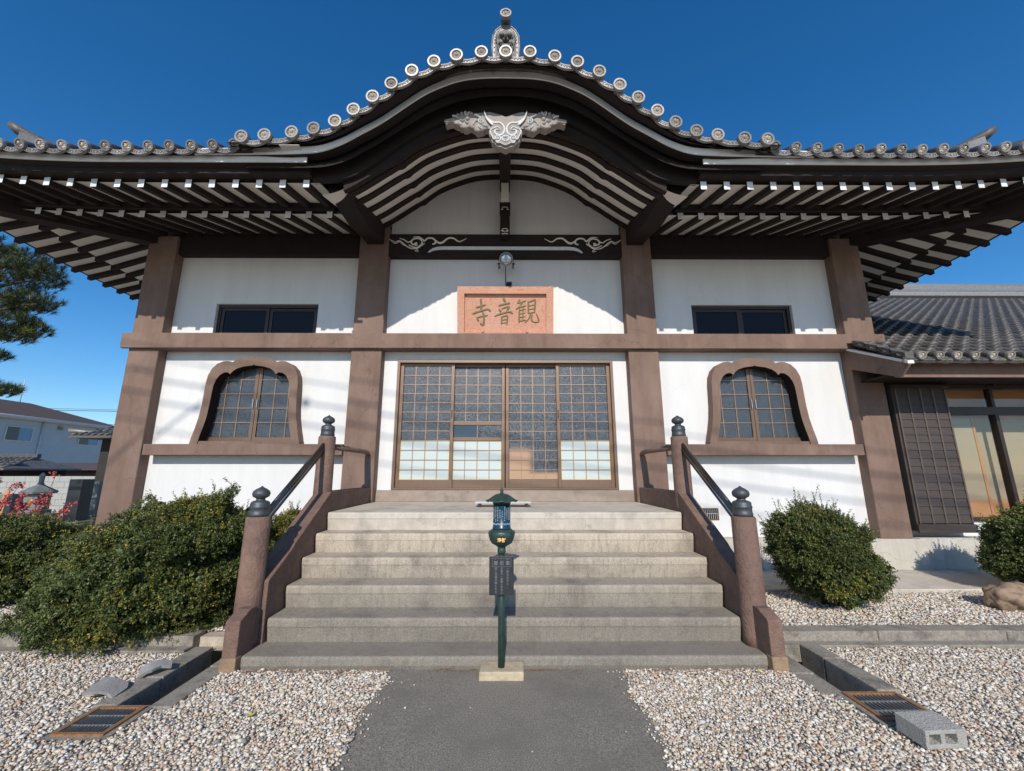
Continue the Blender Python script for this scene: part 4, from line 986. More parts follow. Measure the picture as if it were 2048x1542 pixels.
for x, y, z in wg: place(DG, 'round_eave_tile', x, y + rng.uniform(-.006, .006), z + rng.uniform(-.003, .003), .10, 0, rng.uniform(-.03, .03))
for (x0, ya0, z0), (x1, ya1, z1) in zip(wg[:-1], wg[1:]):
    a = math.atan2(z1 - z0, x1 - x0); w = math.hypot(x1 - x0, z1 - z0)
    o = place(PT, 'pan_eave_tile', (x0 + x1) / 2, (ya0 + ya1) / 2 + .022, (z0 + z1) / 2, 0, -a, 0, w / .262)
def eavez(x):
    ax = abs(x); return 5.456 + Sq(XC - ax) + (.035 * ((4.7 - ax) / 1.4) ** 2 if ax < 4.7 else 0)
xe = [3.34 + .262 * k for k in range(20)]
for s in (-1, 1):
    for i, x in enumerate(xe):
        place(DE, 'round_eave_tile', s * x, 4.42 + rng.uniform(-.005, .005), eavez(x) + rng.uniform(-.003, .003), math.atan(.45), 0, rng.uniform(-.03, .03))
        if i: place(PT, 'pan_eave_tile', s * (x - .131), 4.44, eavez(x - .131) + .006, .1, 0, 0)
    place(DE, 'round_eave_tile', s * 3.24, 4.62, eavez(3.25) + .14, math.atan(.45), 0, 0)
# rolls running up the roofs, joined: past telling apart from below
st = MB()
for s in (-1, 1):
    for x in xe:
        top_o = max(ridge_o, (x - XO) if x > 1.77 else ridge_o)
        st.tube([(s * x, YP - o, roofz(o, XC - x) + .055) for o in (1.95, 1.2, .6, 0, -1, max(-4.3, x - XO + .02)) if o >= x - XO], .052, 6, caps=True)
for x, y0_, z in wg:
    st.tube([(x, y0_ + q, z + .33 * q) for q in (.32, 1.2, 2.2, 3.4)], .066, 8)
for s in (-1, 1):
    for k in range(50):
        y = 4.5 + .2585 * k
        oo = [o for o in (2.18, 1.6, .8, 0, -1.5) if YP - o <= y + 1e-6 or o < 0 and y > YP - o] or []
        oo = [o for o in (2.18, 1.6, .8, 0, -1.5, -3) if y >= YP - o]
        if len(oo) > 1: st.tube([(s * (XO + o), y, roofz(o, y - YC) + .05) for o in oo], .056, 6)
o = st.build('roof_tiles', M['tile'], ROOF); o['kind'] = 'stuff'
# covering of the curved gable
X = xs(3.15, 60)
mb = MB(); front = [wf(x, 4.03, interp(D_, abs(x)) - .035, .20) for x in X]
mb.sheet([[(p[0], p[1] + q, p[2] + .33 * q) for p in front] for q in (0, .6, 1.6, 3.4)], 0, True)
low = [wf(x, 4.15, interp(SB, abs(x)) + .083, .14) for x in X]
mb.sheet([[(p[0], p[1] + q, p[2] + u) for p in low] for q, u in ((0, 0), (.10, .10), (.4, .22), (1.2, .45), (2.6, .90))], 1, True)
mb.sheet([low, [wf(x, 4.075, interp(D_, abs(x)) - .075, .20) for x in X]], 1, True)
mb.build('gable_covering', [M['tile'], M['dark']], ROOF)
# under-tile board along the main eaves
for side, sgn in ((0, -1), (0, 1), (-1, 0), (1, 0)):
    sweep(side, sgn, [(2.09, 5.44), (2.03, 5.424), (1.6, 5.44), (1.6, 5.62), (1.9, 5.50), (2.09, 5.45)], 3.15 if side == 0 else 15.5).build('tile_batten', M['dark'], ROOF)
# corner ridges with upturned ends
for s in (-1, 1):
    hp = lambda q: Vector((s * (XC - q), YC + q, 0)); sd = Vector((1, s, 0)).normalized()
    def hsolid(pts, w, name, m, par=ROOF):
        rows = [[hp(q) - sd * w + Vector((0, 0, a)), hp(q) + sd * w + Vector((0, 0, a)), hp(q) + sd * w + Vector((0, 0, b)), hp(q) - sd * w + Vector((0, 0, b)), hp(q) - sd * w + Vector((0, 0, a))] for q, a, b in pts]
        k = MB().sheet(rows, 0, False); k.add(rows[0][:4], [(0, 1, 2, 3)]); k.add(rows[-1][:4], [(0, 1, 2, 3)]); return k.build(name, m, par)
    for j in range(5):
        z0 = .085 * j
        hsolid([(1.17, 6.05 + z0, 6.138 + z0), (1.5, 6.03 + z0, 6.118 + z0), (2.2, 6.14 + z0, 6.228 + z0), (3.2, 6.45 + z0, 6.54 + z0), (6.5, 8.0 + z0, 8.08 + z0)], .11 - (.02 if j % 2 else 0), 'ridge_course', M['tile_light' if j % 2 else 'tile'])
    hsolid([(1.04, 5.95, 6.50), (1.165, 5.95, 6.50)], .13, 'ridge_end_block', M['tile_light'])
    MB().tube([hp(3.2) + Vector((0, 0, 7.0)), hp(2.2) + Vector((0, 0, 6.68)), hp(1.5) + Vector((0, 0, 6.50)), hp(1.2) + Vector((0, 0, 6.52)), hp(1.02) + Vector((0, 0, 6.58)), hp(.95) + Vector((0, 0, 6.635))], [.07, .07, .07, .075, .075, .05], 12).build('upturned_ridge_tile', M['tile'], ROOF)
    MB().tube([hp(1.04) + Vector((0, 0, 6.22)), hp(.6) + Vector((0, 0, 6.20)), hp(.2) + Vector((0, 0, 6.33)), hp(-.02) + Vector((0, 0, 6.48))], .085, 10).build('lower_ridge_tile', M['tile'], ROOF)
    hsolid([(1.04, 5.7, 6.18), (.6, 5.6, 6.16), (.2, 5.6, 6.27), (.04, 5.65, 6.38)], .09, 'ridge_course', M['tile'])
# ridge end with demon mask over the gable
ON = MB().prism([(-.175, 6.42), (.175, 6.42), (.182, 6.66), (.172, 6.80), (.135, 6.90), (.075, 6.955), (0, 6.97), (-.075, 6.955), (-.135, 6.90), (-.172, 6.80), (-.182, 6.66)], 4.27, 4.36).build('ridge_end_tile', M['tile_light'], ROOF, bevel=.008)
ON.location = (0, 0, .18)
k = MB(); rim = [(-.172, 6.44), (-.175, 6.66), (-.163, 6.80), (-.128, 6.885), (-.07, 6.94), (0, 6.955)]
rimf = rim + [(-x, z) for x, z in reversed(rim[:-1])]
k.tube([(x, 4.268, z) for x, z in rimf], .011, 6)
for i in range(26):
    t = i / 25 * (len(rimf) - 1); j = min(int(t), len(rimf) - 2); u = t - j
    x = rimf[j][0] * (1 - u) + rimf[j + 1][0] * u; z = rimf[j][1] * (1 - u) + rimf[j + 1][1] * u
    k.lathe([(0, -.012), (.007, -.008), (.009, 0)], (x * .83, 4.272, 6.62 + (z - 6.62) * .9), 6, ax='y')
k.build('beaded_rim', M['tile_light'], ON, 0).location = (0, 0, 0)
k = MB()
k.add([(x, 4.262, z) for x, z in ((-.13, 6.45), (.13, 6.45), (.135, 6.7), (.1, 6.85), (0, 6.89), (-.1, 6.85), (-.135, 6.7))], [tuple(range(7))])
for s in (-1, 1):
    k.lathe([(0, -.05), (.014, -.046), (.023, -.034), (.026, -.015), (.026, 0)], (s * .048, 4.262, 6.77), 12, ax='y')
    k.tube([(s * (.048 + .040 * math.cos(a)), 4.25, 6.77 + .048 * math.sin(a)) for a in np.linspace(-.6, 3.6, 12)], .008, 6)
    k.lathe([(0, -.05), (.012, -.045), (.019, -.03), (.019, 0)], (s * .024, 4.262, 6.695), 10, ax='y')
    k.tube([(s * .02, 4.25, 6.66), (s * .07, 4.245, 6.675), (s * .10, 4.25, 6.64), (s * .095, 4.25, 6.57), (s * .075, 4.255, 6.53)], [.008, .011, .012, .010, .006], 6)
    k.tube([(s * .06, 4.25, 6.65), (s * .075, 4.24, 6.61), (s * .06, 4.235, 6.57)], [.012, .009, .003], 6)
    k.tube([(s * .11, 4.255, 6.80), (s * .125, 4.25, 6.72), (s * .115, 4.25, 6.66)], [.006, .009, .004], 6)
k.tube([(0, 4.25, 6.80), (0, 4.225, 6.74), (0, 4.215, 6.70)], [.008, .016, .020], 8)
for i in range(5): k.box(-.045 + .02 * i, -.030 + .02 * i, 4.243, 4.262, 6.60, 6.645)
k.build('demon_mask', M['tile'], ON)
MB().sheet([[(x, y, z + .33 * (y - 4.36)) for x, z in ((-.16, 6.5), (-.16, 6.9), (-.1, 7.02), (0, 7.06), (.1, 7.02), (.16, 6.9), (.16, 6.5))] for y in (4.37, 8.0)], 0, False).build('gable_ridge', M['tile'], ROOF)
tb = disc_tile(.074, .10); o = link('round_eave_tile', tb, ROOF, (0, 4.185, 7.21), (-.03, 0, 0))
MB().tube([(0, 4.20, 7.21), (0, 4.36, 7.215), (0, 4.6, 7.22)], .060, 14).build('projecting_ridge_tile', M['tile'], ROOF)
# small bare metal flashing at the left foot of the curved gable
MB().box(-2.72, -2.48, 4.30, 4.38, 5.372, 5.378).build('flashing', M['wood_grey'], ROOF)
# ------------------------------------------------------------------ sliding doors of the hall
x0d, x1d, z0d, z1d = -1.80, 1.80, 1.257, 3.375
fw = .045
mb = MB(); mb.prism([(x0d, z0d), (x1d, z0d), (x1d, z1d), (x0d, z1d)], YW - .02, YW + .16, holes=[[(x0d + fw, z0d + .03), (x0d + fw, z1d - .05), (x1d - fw, z1d - .05), (x1d - fw, z0d + .03)]])
mb.build('door_frame', M['frame'], TH, bevel=.004)
DW, DH = .905, z1d - .05 - (z0d + .03)
def pane_mesh(w, h, m, nm='pane'): return MB().box(-w / 2, w / 2, 0, .006, -h / 2, h / 2).mesh(nm, m)
sw, brail, trail = .055, .125, .045
gw_, gh = (DW - 2 * sw) / 4, (DH - brail - trail) / 12
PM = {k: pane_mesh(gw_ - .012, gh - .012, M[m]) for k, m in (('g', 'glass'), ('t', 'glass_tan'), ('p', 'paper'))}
MV, MH = {}, {}
def door(i, y, xl, label):
    zb = z0d + .03
    ex = .022 if i in (1, 2) else 0
    d = MB(); d.box(xl, xl + sw, y, y + .035, zb, zb + DH); d.box(xl + DW - sw, xl + DW, y, y + .035, zb, zb + DH)
    d.box(xl + sw, xl + DW - sw, y + .003, y + .032, zb, zb + brail); d.box(xl + sw, xl + DW - sw, y + .003, y + .032, zb + DH - trail, zb + DH)
    dr = d.build('sliding_door', M['frame'], TH, bevel=.003); dr['label'] = label
    gx0, gz0 = xl + sw, zb + brail
    slot = i == 1
    for r in range(12):
        for c in range(4):
            if slot and r in (4, 5): continue
            kind = 'p' if (r < 4 and i != 2) else 'g'
            if i == 2 and r < 5: kind = 't'
            o = link('pane', PM[kind], dr, (gx0 + gw_ * (c + .5), y + .018, gz0 + gh * (r + .5)))
            if kind == 'p': o['label'] = 'pale blue papered pane'
    def bar(nm, a, b, z0, z1, yy=.010, m='muntin'): return MB().box(a, b, y + yy, y + yy + .014, z0, z1).build(nm, M[m], dr)
    for c in (1, 2, 3):
        x = gx0 + gw_ * c
        if slot: bar('glazing_bar', x - .006, x + .006, gz0, gz0 + gh * 4); bar('glazing_bar', x - .006, x + .006, gz0 + gh * 6, gz0 + gh * 12)
        else: bar('glazing_bar', x - .006, x + .006, gz0, gz0 + gh * 12)
    for r in range(1, 12):
        if slot and r == 5: continue
        z = gz0 + gh * r; hh = .006
        for c in range(4): pass
        bar('glazing_bar', gx0, gx0 + 4 * gw_, z - hh, z + hh, .0085)
    if i != 2:                                           # yellow edging of the papered half
        for c in (0, 2):
            a = gx0 + gw_ * c; b = a + 2 * gw_
            MB().box(a + .001, a + .012, y + .016, y + .0175, gz0, gz0 + 4 * gh).build('yellow_edging', M['yellow'], dr)
        MB().box(gx0 + 4 * gw_ - .012, gx0 + 4 * gw_ - .001, y + .016, y + .0175, gz0, gz0 + 4 * gh).build('yellow_edging', M['yellow'], dr)
        MB().box(gx0 + .013, gx0 + 4 * gw_ - .013, y + .0155, y + .0172, gz0 + .001, gz0 + .011).build('yellow_edging', M['yellow'], dr)
        MB().box(gx0 + .013, gx0 + 4 * gw_ - .013, y + .0155, y + .0172, gz0 + 4 * gh - .014, gz0 + 4 * gh - .006).build('yellow_edging', M['yellow'], dr)
    if slot:
        za, zb2 = gz0 + gh * 4, gz0 + gh * 6
        MB().box(gx0, gx0 + 4 * gw_, y - .004, y + .034, za, za + .055).build('slot_rail', M['frame'], dr, bevel=.003)
        MB().box(gx0, gx0 + 4 * gw_, y - .004, y + .034, zb2 - .055, zb2).build('slot_rail', M['frame'], dr, bevel=.003)
        MB().box(gx0, gx0 + 2 * gw_, y + .02, y + .024, za + .055, zb2 - .055).build('clear_pane', M['clear'], dr)
        MB().box(gx0 + 2 * gw_, gx0 + 4 * gw_, y + .012, y + .016, za + .055, zb2 - .055).build('pane', M['glass'], dr)
        MB().box(gx0 + 2 * gw_ - .007, gx0 + 2 * gw_ + .005, y + .008, y + .02, za + .055, zb2 - .055).build('glazing_bar', M['muntin'], dr)
    zz = zb + DH * .58
    xx = xl + (DW - sw * .55 if i in (0,) else sw * .45)
    if i in (0, 3): MB().box(xx - .010, xx + .010, y - .006, y, zz - .07, zz + .07).build('door_pull', M['darkframe'], dr, bevel=.002)
ya, yb_ = YW + .045, YW + .095
door(0, ya, x0d + fw, 'leftmost sliding door with papered lower panes')
door(1, yb_, -.912, 'sliding door with a small clear opening light at mid height')
door(2, yb_, .007, 'sliding door glazed to the floor with no papered panes')
door(3, ya, x1d - fw - DW, 'rightmost sliding door with papered lower panes')

# bell windows: plaster surround and two casements each
for s in (-1, 1):
    cx = s * 4.10; cz = 1.96
    W = MB().prism(katomado('out', cx), 6.585, 6.76, holes=[list(reversed(katomado('inn', cx)))], hmi=1).build('bell_window', [M['brown'], M['dark']], TH, bevel=.006)
    W['label'] = 'bell shaped window in the %s bay' % ('left' if s < 0 else 'right')
    MB().box(cx - .86, cx + .86, 6.60, 6.84, cz - .002, cz + .05).build('window_sill', M['brown'], W, bevel=.004)
    y = 6.762; zb, zt2 = cz + .05, cz + 1.36
    for q in (-1, 1):
        xa, xb = sorted((cx + q * .004, cx + q * .80))
        MB().prism([(xa, zb), (xb, zb), (xb, zt2), (xa, zt2)], y, y + .04, holes=[[(xa + .05, zb + .075), (xa + .05, zt2 - .05), (xb - .05, zt2 - .05), (xb - .05, zb + .075)]]).build('casement', M['frame'], W)
        nx, nz = 3, 5; w = (xb - xa - .10) / nx * 1.0; h = (zt2 - zb - .125) / nz
        # columns measured from the meeting stile
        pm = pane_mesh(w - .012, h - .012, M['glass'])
        for c in range(nx):
            for r in range(nz): link('pane', pm, W, (xa + .05 + w * (c + .5), y + .02, zb + .075 + h * (r + .5)))
        for c in range(1, nx): MB().box(xa + .05 + w * c - .006, xa + .05 + w * c + .006, y + .006, y + .022, zb + .075, zt2 - .05).build('glazing_bar', M['muntin'], W)
        for r in range(1, nz): MB().box(xa + .05, xb - .05, y + .004, y + .020, zb + .075 + h * r - .006, zb + .075 + h * r + .006).build('glazing_bar', M['muntin'], W)
        hd = MB(); hx = cx + q * .032; hd.tube([(hx, y, cz + .60), (hx, y - .03, cz + .60), (hx, y - .03, cz + .74), (hx, y, cz + .74)], .008, 8, smooth=False)
        hd.build('window_handle', M['steel_bright'], W)
    # upper window behind the tie beam
    xa, xb, za, zb_ = cx - .875, cx + .875, 3.62, 4.375
    U = MB().prism([(xa, za), (xb, za), (xb, zb_), (xa, zb_)], YW + .06, YW + .16, holes=[[(xa + .05, za + .05), (xa + .05, zb_ - .05), (xb - .05, zb_ - .05), (xb - .05, za + .05)]]).build('upper_window', M['darkframe'], TH)
    U['label'] = 'dark two light window high in the %s bay' % ('left' if s < 0 else 'right')
    for q in (0, 1):
        a = xa + .05 + q * .825; b = a + .825; yy = YW + .075 + .02 * q
        MB().prism([(a, za + .05), (b, za + .05), (b, zb_ - .05), (a, zb_ - .05)], yy, yy + .035, holes=[[(a + .055, za + .10), (a + .055, zb_ - .10), (b - .055, zb_ - .10), (b - .055, za + .10)]]).build('window_sash', M['darkframe'], U, bevel=.003)
        MB().box(a + .055, b - .055, yy + .015, yy + .02, za + .10, zb_ - .10).build('pane', M['clear_up'], U)
    MB().box(cx + .0 - .02 * s, cx + .02 - .02 * s, 6.70, 6.72, 3.765, 3.80).build('window_latch', M['brown'], U)
# foundation vent low in the right bay
V = MB().prism([(2.86, .80), (3.34, .80), (3.34, .98), (2.86, .98)], YW - .012, YW + .01, holes=[[(2.875, .815), (2.875, .965), (3.325, .965), (3.325, .815)]]).build('foundation_vent', M['mouth'], TH)
MB().box(2.875, 3.325, YW - .002, YW - .0005, .815, .965).build('vent_back', M['black'], V)
for i in range(15):
    MB().box(2.89 + .03 * i, 2.895 + .03 * i, YW - .010, YW - .004, .815, .965).build('vent_bar', M['wood_grey'], V)
MB().box(2.875, 3.325, YW - .0145, YW - .0105, .893, .899).build('vent_bar', M['wood_grey'], V)

# ------------------------------------------------------------------ name plaque
PL = thing('name_plaque', (0, 6.66, 3.74), 'red cedar name plaque with three carved bronze characters leaning over the doorway', 'plaque')
tilt = Matrix.Translation((.0, 6.665, 3.72)) @ Matrix.Rotation(R(14.5), 4, 'X')
def plq(mb, name, m, par=None, bevel=0):
    me = mb.mesh(name, m); me.transform(tilt); return link(name, me, par or PL, bevel=bevel)
# local frame: x, y depth (front -), z up; height .86, width 1.6
Hh, Wd, bw_ = .865, .80, .118
for poly, nm in (([(-Wd, Hh), (Wd, Hh), (Wd - bw_, Hh - bw_), (-Wd + bw_, Hh - bw_)], 'frame_board'), ([(-Wd, 0), (-Wd + bw_, bw_), (-Wd + bw_, Hh - bw_ - .0), (-Wd, Hh)], 'frame_board'),
                 ([(Wd, 0), (Wd, Hh), (Wd - bw_, Hh - bw_), (Wd - bw_, bw_)], 'frame_board'), ([(-Wd, 0), (Wd, 0), (Wd - bw_, bw_), (-Wd + bw_, bw_)], 'frame_board')):
    plq(MB().prism(poly, -.045, .03), nm, M['sugi'], bevel=.0025)
brd = plq(MB().box(-Wd + bw_ - .01, Wd - bw_ + .01, .012, .028, bw_ - .01, Hh - bw_ + .01), 'carved_board', M['sugi'])
kc = lambda p: ((p[0] - 1022) / 1113, Hh - (p[1] - 130) / 1045)
chars = {
 'tera': [([(563, 332), (572, 440), (570, 530)], .038), ([(472, 482), (560, 458), (655, 432)], .034), ([(402, 592), (500, 560), (640, 520), (700, 512), (748, 548)], .034),
          ([(480, 665), (560, 638), (695, 615)], .028), ([(595, 562), (622, 640), (618, 765), (595, 780), (555, 752)], .038), ([(492, 655), (505, 690), (525, 718)], .034)],
 'oto': [([(985, 322), (1000, 345), (1018, 380)], .040), ([(892, 452), (1000, 420), (1108, 402)], .036), ([(905, 505), (920, 530), (945, 558)], .032), ([(950, 505), (1020, 480), (1088, 462), (1075, 500), (1035, 560)], .028),
         ([(818, 632), (950, 585), (1090, 555), (1130, 560), (1158, 585)], .032), ([(950, 640), (955, 700), (950, 770)], .028), ([(950, 645), (1010, 628), (1058, 622), (1055, 700), (1052, 778)], .028),
         ([(965, 698), (1005, 690), (1045, 688)], .020), ([(955, 748), (1000, 745), (1050, 742)], .020)],
 'kan': [([(1292, 342), (1275, 370), (1248, 408)], .030), ([(1262, 400), (1330, 385), (1408, 360)], .026), ([(1340, 362), (1330, 400), (1300, 450), (1225, 512)], .026), ([(1228, 492), (1320, 466), (1405, 446)], .024),
         ([(1290, 500), (1282, 600), (1282, 742)], .030), ([(1350, 470), (1348, 600), (1350, 700)], .022), ([(1290, 530), (1340, 516), (1402, 504)], .020), ([(1290, 592), (1340, 580), (1395, 570)], .018),
         ([(1290, 650), (1340, 640), (1395, 630)], .018), ([(1285, 716), (1345, 704), (1412, 694)], .022), ([(1448, 365), (1452, 480), (1452, 582)], .028), ([(1450, 388), (1520, 360), (1575, 348), (1572, 460), (1565, 578)], .032),
         ([(1465, 452), (1510, 440), (1555, 432)], .018), ([(1465, 512), (1510, 502), (1555, 496)], .018), ([(1455, 576), (1510, 566), (1560, 562)], .020), ([(1490, 582), (1475, 640), (1440, 700), (1380, 752)], [.028, .010]),
         ([(1525, 582), (1512, 650), (1515, 705), (1560, 732), (1635, 728), (1642, 690), (1600, 590)], .024)]}
for nm, st_ in chars.items():
    m_ = MB()
    for pts, w in st_: ribbon(m_, pts, w, .000, .011, conv=kc)
    plq(m_, 'carved_character', M['bronze_char'], brd)
for x in (-.37, .36):
    h_ = MB(); h_.tube([(x - .022, 6.56, 3.81), (x, 6.565, 3.785), (x + .022, 6.56, 3.81)], .006, 6); h_.tube([(x, 6.57, 3.76), (x, 6.57, 3.79)], .012, 8); h_.tube([(x - .03, 6.57, 3.772), (x + .03, 6.57, 3.772)], .006, 6)
    h_.build('bracket_hook', M['black'], PL)
h_ = MB(); h_.tube([(.0, 6.57, 3.76), (.0, 6.57, 3.79)], .008, 6); h_.build('bracket_pin', M['black'], PL)

# flood lamp above the plaque, its cable and socket
FL = thing('spot_lamp', (.01, 6.60, 5.0), 'small silver spot lamp in a black bracket fixed under the carved beam', 'lamp')
fx, fz = .012, 5.06
rot = Matrix.Translation((fx, 6.56, fz + .05)) @ Matrix.Rotation(R(24), 4, 'X') @ Matrix.Scale(1.12, 4)
def fl(mb, nm, m): me = mb.mesh(nm, m); me.transform(rot); return link(nm, me, FL)
hd = fl(MB().lathe([(.0, .0), (.045, .0), (.060, -.03), (.085, -.10), (.098, -.15), (.103, -.155), (.103, -.165), (.096, -.163), (.085, -.12)], (0, 0, 0), 28, ax='y'), 'lamp_housing', M['galv'])
lens = MB().lathe([(.09, -.135), (.07, -.148), (.035, -.160), (0, -.164)], (0, 0, 0), 24, ax='y')
me = lens.mesh('lamp_lens', mat('silver_reflector', (.62, .66, .68), .18, .03, 5, metal=.85)); me.transform(rot); link('lamp_lens', me, hd)
b2 = MB().lathe([(.0, -.185), (.018, -.18), (.03, -.165), (.03, -.14)], (0, 0, .02), 16, ax='y')
me = b2.mesh('bulb', M['white_txt']); me.transform(rot); link('bulb', me, hd)
yk = MB(); yk.tube([(fx - .125, 6.50, fz - .075), (fx - .122, 6.52, fz + .04), (fx - .07, 6.56, fz + .12), (fx, 6.58, fz + .15), (fx + .07, 6.56, fz + .12), (fx + .122, 6.52, fz + .04), (fx + .125, 6.50, fz - .075)], .008, 6)
for s in (-1, 1):
    yk.box(fx + s * .125 - .008, fx + s * .125 + .008, 6.48, 6.50, fz - .15, fz - .04); yk.box(fx + s * .105 - .006, fx + s * .105 + .006, 6.50, 6.52, fz - .14, fz - .03); yk.tube([(fx + s * .10, 6.49, fz - .06), (fx + s * .155, 6.49, fz - .06)], .010, 8)
yk.build('lamp_bracket', M['black'], FL)
cb = MB().tube([(fx - .01, 6.55, fz - .02), (fx - .012, 6.70, fz - .12), (fx - .008, 6.735, fz - .25), (fx + .004, 6.738, fz - .40), (fx + .015, 6.738, fz - .58), (fx + .02, 6.738, fz - .8)], .007, 6).build('lamp_cable', M['wire'])
tag(cb, 'thin black cable hanging from the spot lamp down behind the plaque', 'cable')
SK = thing('socket_box', (.06, 6.74, 4.62), 'small black outdoor socket box on the wall just above the plaque', 'socket')
MB().box(.022, .108, 6.70, 6.749, 4.63, 4.755).build('box_body', M['black'], SK, bevel=.006)
MB().box(.018, .112, 6.665, 6.70, 4.725, 4.76).build('box_hood', M['black'], SK, bevel=.004)
MB().tube([(.045, 6.70, 4.66), (.045, 6.68, 4.63), (.045, 6.71, 4.50)], .010, 8).build('plug', M['galv'], SK)
MB().tube([(.085, 6.70, 4.66), (.085, 6.68, 4.63), (.085, 6.71, 4.50)], .008, 8).build('plug', M['black'], SK)

# ------------------------------------------------------------------ annex on the right
AX = thing('annex_building', (10, 12, 0), 'low annex with grey tiled roof, shuttered and glazed front joining the hall on the right', 'annex')
ex0, ey, ez, asl = 5.70, 5.62, 3.125, .565                 # eave line
aw = 6.74
MB().box(6.22, 20, 6.52, 20, -.05, .56).build('plinth', M['plinth'], AX, bevel=.006)
MB().box(6.175, 7.10, aw, aw + .12, .562, 3.3).build('wall_panel', M['white'], AX)
MB().box(7.10, 20, aw, aw + .12, .562, .78).build('wall_panel', M['white'], AX)
MB().box(7.10, 20, aw, aw + .12, 2.95, 3.4).build('wall_panel', M['cream'], AX)
MB().box(6.175, 7.16, aw - .20, aw - .001, 2.915, 3.10).build('head_board', M['dark'], AX)
# shutter box: vertical ribs over overlapping horizontal slats
SX0, SX1, SZ0, SZ1 = 6.225, 7.10, .66, 2.87
sb = MB().box(SX0, SX1, aw - .21, aw - .002, SZ0, SZ1).build('shutter_box', M['shutter'], AX, bevel=.006)
ns = 17; sh = (SZ1 - SZ0 - .16) / ns; pw_ = (SX1 - SX0 - .08) / 4
sm_ = MB().prism([(-.006, -sh / 2), (-.020, -sh / 2), (-.008, sh / 2), (0, sh / 2)], -pw_ / 2 + .012, pw_ / 2 - .012, ax='x').mesh('shutter_slat', M['shutter'])
for c in range(4):
    for r in range(ns): link('shutter_slat', sm_, sb, (SX0 + .04 + pw_ * (c + .5), aw - .2112, SZ0 + .12 + sh * (r + .5)))
for c in range(5):
    x = SX0 + .04 + pw_ * c; MB().box(x - .012, x + .012, aw - .238, aw - .211, SZ0 + .11, SZ1 - .03).build('shutter_rib', M['shutter_rib'], sb, bevel=.003)
MB().box(SX0 - .01, SX1 + .01, aw - .245, aw - .211, SZ0 - .02, SZ0 + .10).build('shutter_rail', M['shutter'], sb, bevel=.005)
MB().box(SX0 - .04, SX1 + .04, aw - .26, aw - .002, SZ1, SZ1 + .04).build('shutter_hood', M['darkframe'], sb, bevel=.004)
# glazed opening: transom lights above, sliding glass below
gx0, gx1, gz0, gz1 = 7.13, 12.4, .79, 2.95
for a, b, c, d in ((gx0 - .02, gx1, gz1 - .07, gz1), (gx0 - .02, gx1, 2.45, 2.58), (gx0 - .02, gx1, gz0, gz0 + .05)):
    MB().box(a, b, aw - .05, aw + .05, c, d).build('window_frame', M['darkframe'], AX, bevel=.003)
for i in range(5):
    x = gx0 + .02 + .885 * i; MB().box(x - .03, x + .03, aw - .055, aw + .055, gz0 + .05, 2.45).build('window_stile', M['darkframe'], AX, bevel=.003)
    MB().box(x - .025, x + .025, aw - .045, aw + .045, 2.58, gz1 - .07).build('window_stile', M['darkframe'], AX, bevel=.003)
    if i < 5:
        MB().box(x + .03, x + .855, aw - .005, aw + .001, gz0 + .05, 2.45).build('pane', M['thin'], AX)
        MB().box(x + .025, x + .86, aw - .005, aw + .001, 2.58, gz1 - .07).build('pane', M['thin'], AX)
# room behind the glass
rm = MB(); rm.box(7.0, 14, 9.0, 9.1, .75, 3.0); rm.build('room_wall', M['screen'], AX)
MB().box(7.0, 14, aw + .15, 9.0, .70, .75).build('room_floor', M['orange'], AX)
MB().box(7.9, 14, aw + .15, 9.0, 2.95, 3.0).build('room_ceiling', M['orange'], AX)
MB().box(7.1, 7.75, aw + .10, aw + .13, 1.10, 2.42).build('sliding_screen', M['screen'], AX)
MB().box(7.1, 7.75, aw + .10, aw + .135, .751, 1.10).build('screen_panel', M['orange'], AX)
MB().box(7.75, 7.79, aw + .09, aw + .14, .751, 2.42).build('screen_post', M['orange'], AX)
MB().box(7.79, 12.4, aw + .20, aw + .23, 1.10, 2.42).build('sliding_screen', M['screen'], AX)
MB().box(7.79, 12.4, aw + .20, aw + .235, .751, 1.10).build('screen_panel', M['orange'], AX)
MB().box(7.1, 14, aw + .14, aw + .20, 2.42, 2.95).build('lintel_panel', M['orange'], AX)
# roof: eaves board, verge, tiles
def az(y): return ez - .05 + asl * (y - ey)
RY = 12.75
ar = MB(); ar.add([(ex0, ey, az(ey)), (24, ey, az(ey)), (24, RY, az(RY)), (6.2, RY, az(RY)), (6.2, 6.57, az(6.57)), (ex0, 6.56, az(6.56))], [(0, 1, 2, 3, 4, 5)])
ar.add([(ex0, ey, az(ey) - .03), (24, ey, az(ey) - .03), (24, RY, az(RY) - .03), (6.2, RY, az(RY) - .03), (6.2, 6.6, az(6.6) - .03), (ex0, 6.56, az(6.56) - .03)], [(0, 1, 2, 3, 4, 5)])
AR = ar.build('roof', M['tile'], AX)
MB().box(ex0 - .02, 24, ey + .205, ey + .245, ez - .245, ez - .02).build('eave_fascia', M['brown'], AR)
MB().box(ex0 + .1, 24, ey + .232, aw, ez - .17, ez - .14).build('eave_boarding', M['dark'], AR)
MB().prism([(ey + .12, ez - .27), (6.56, ez + .05), (6.56, ez + .38), (ey - .03, ez - .05), (ey - .03, ez - .12)], ex0 - .05, ex0 - .02, ax='x').build('verge_board', M['brown'], AR)
MB().prism([(ey - .04, ez - .105), (6.56, ez + .37), (6.56, ez + .41), (ey - .04, ez - .062)], ex0 - .07, ex0 + .02, ax='x').build('verge_moulding', M['offwhite'], AR)
for k in range(4):
    y = ey + .02 + .2 * k; MB().prism([(y, az(y) + .0), (y + .22, az(y + .22)), (y + .22, az(y + .22) + .09), (y, az(y) + .11)], ex0 - .03, ex0 + .10, ax='x').build('verge_tile', M['tile'], AR)
pitch, crs = .252, .20
DA = disc_tile(.060, .16)
nx_ = 11
an = math.atan(asl)
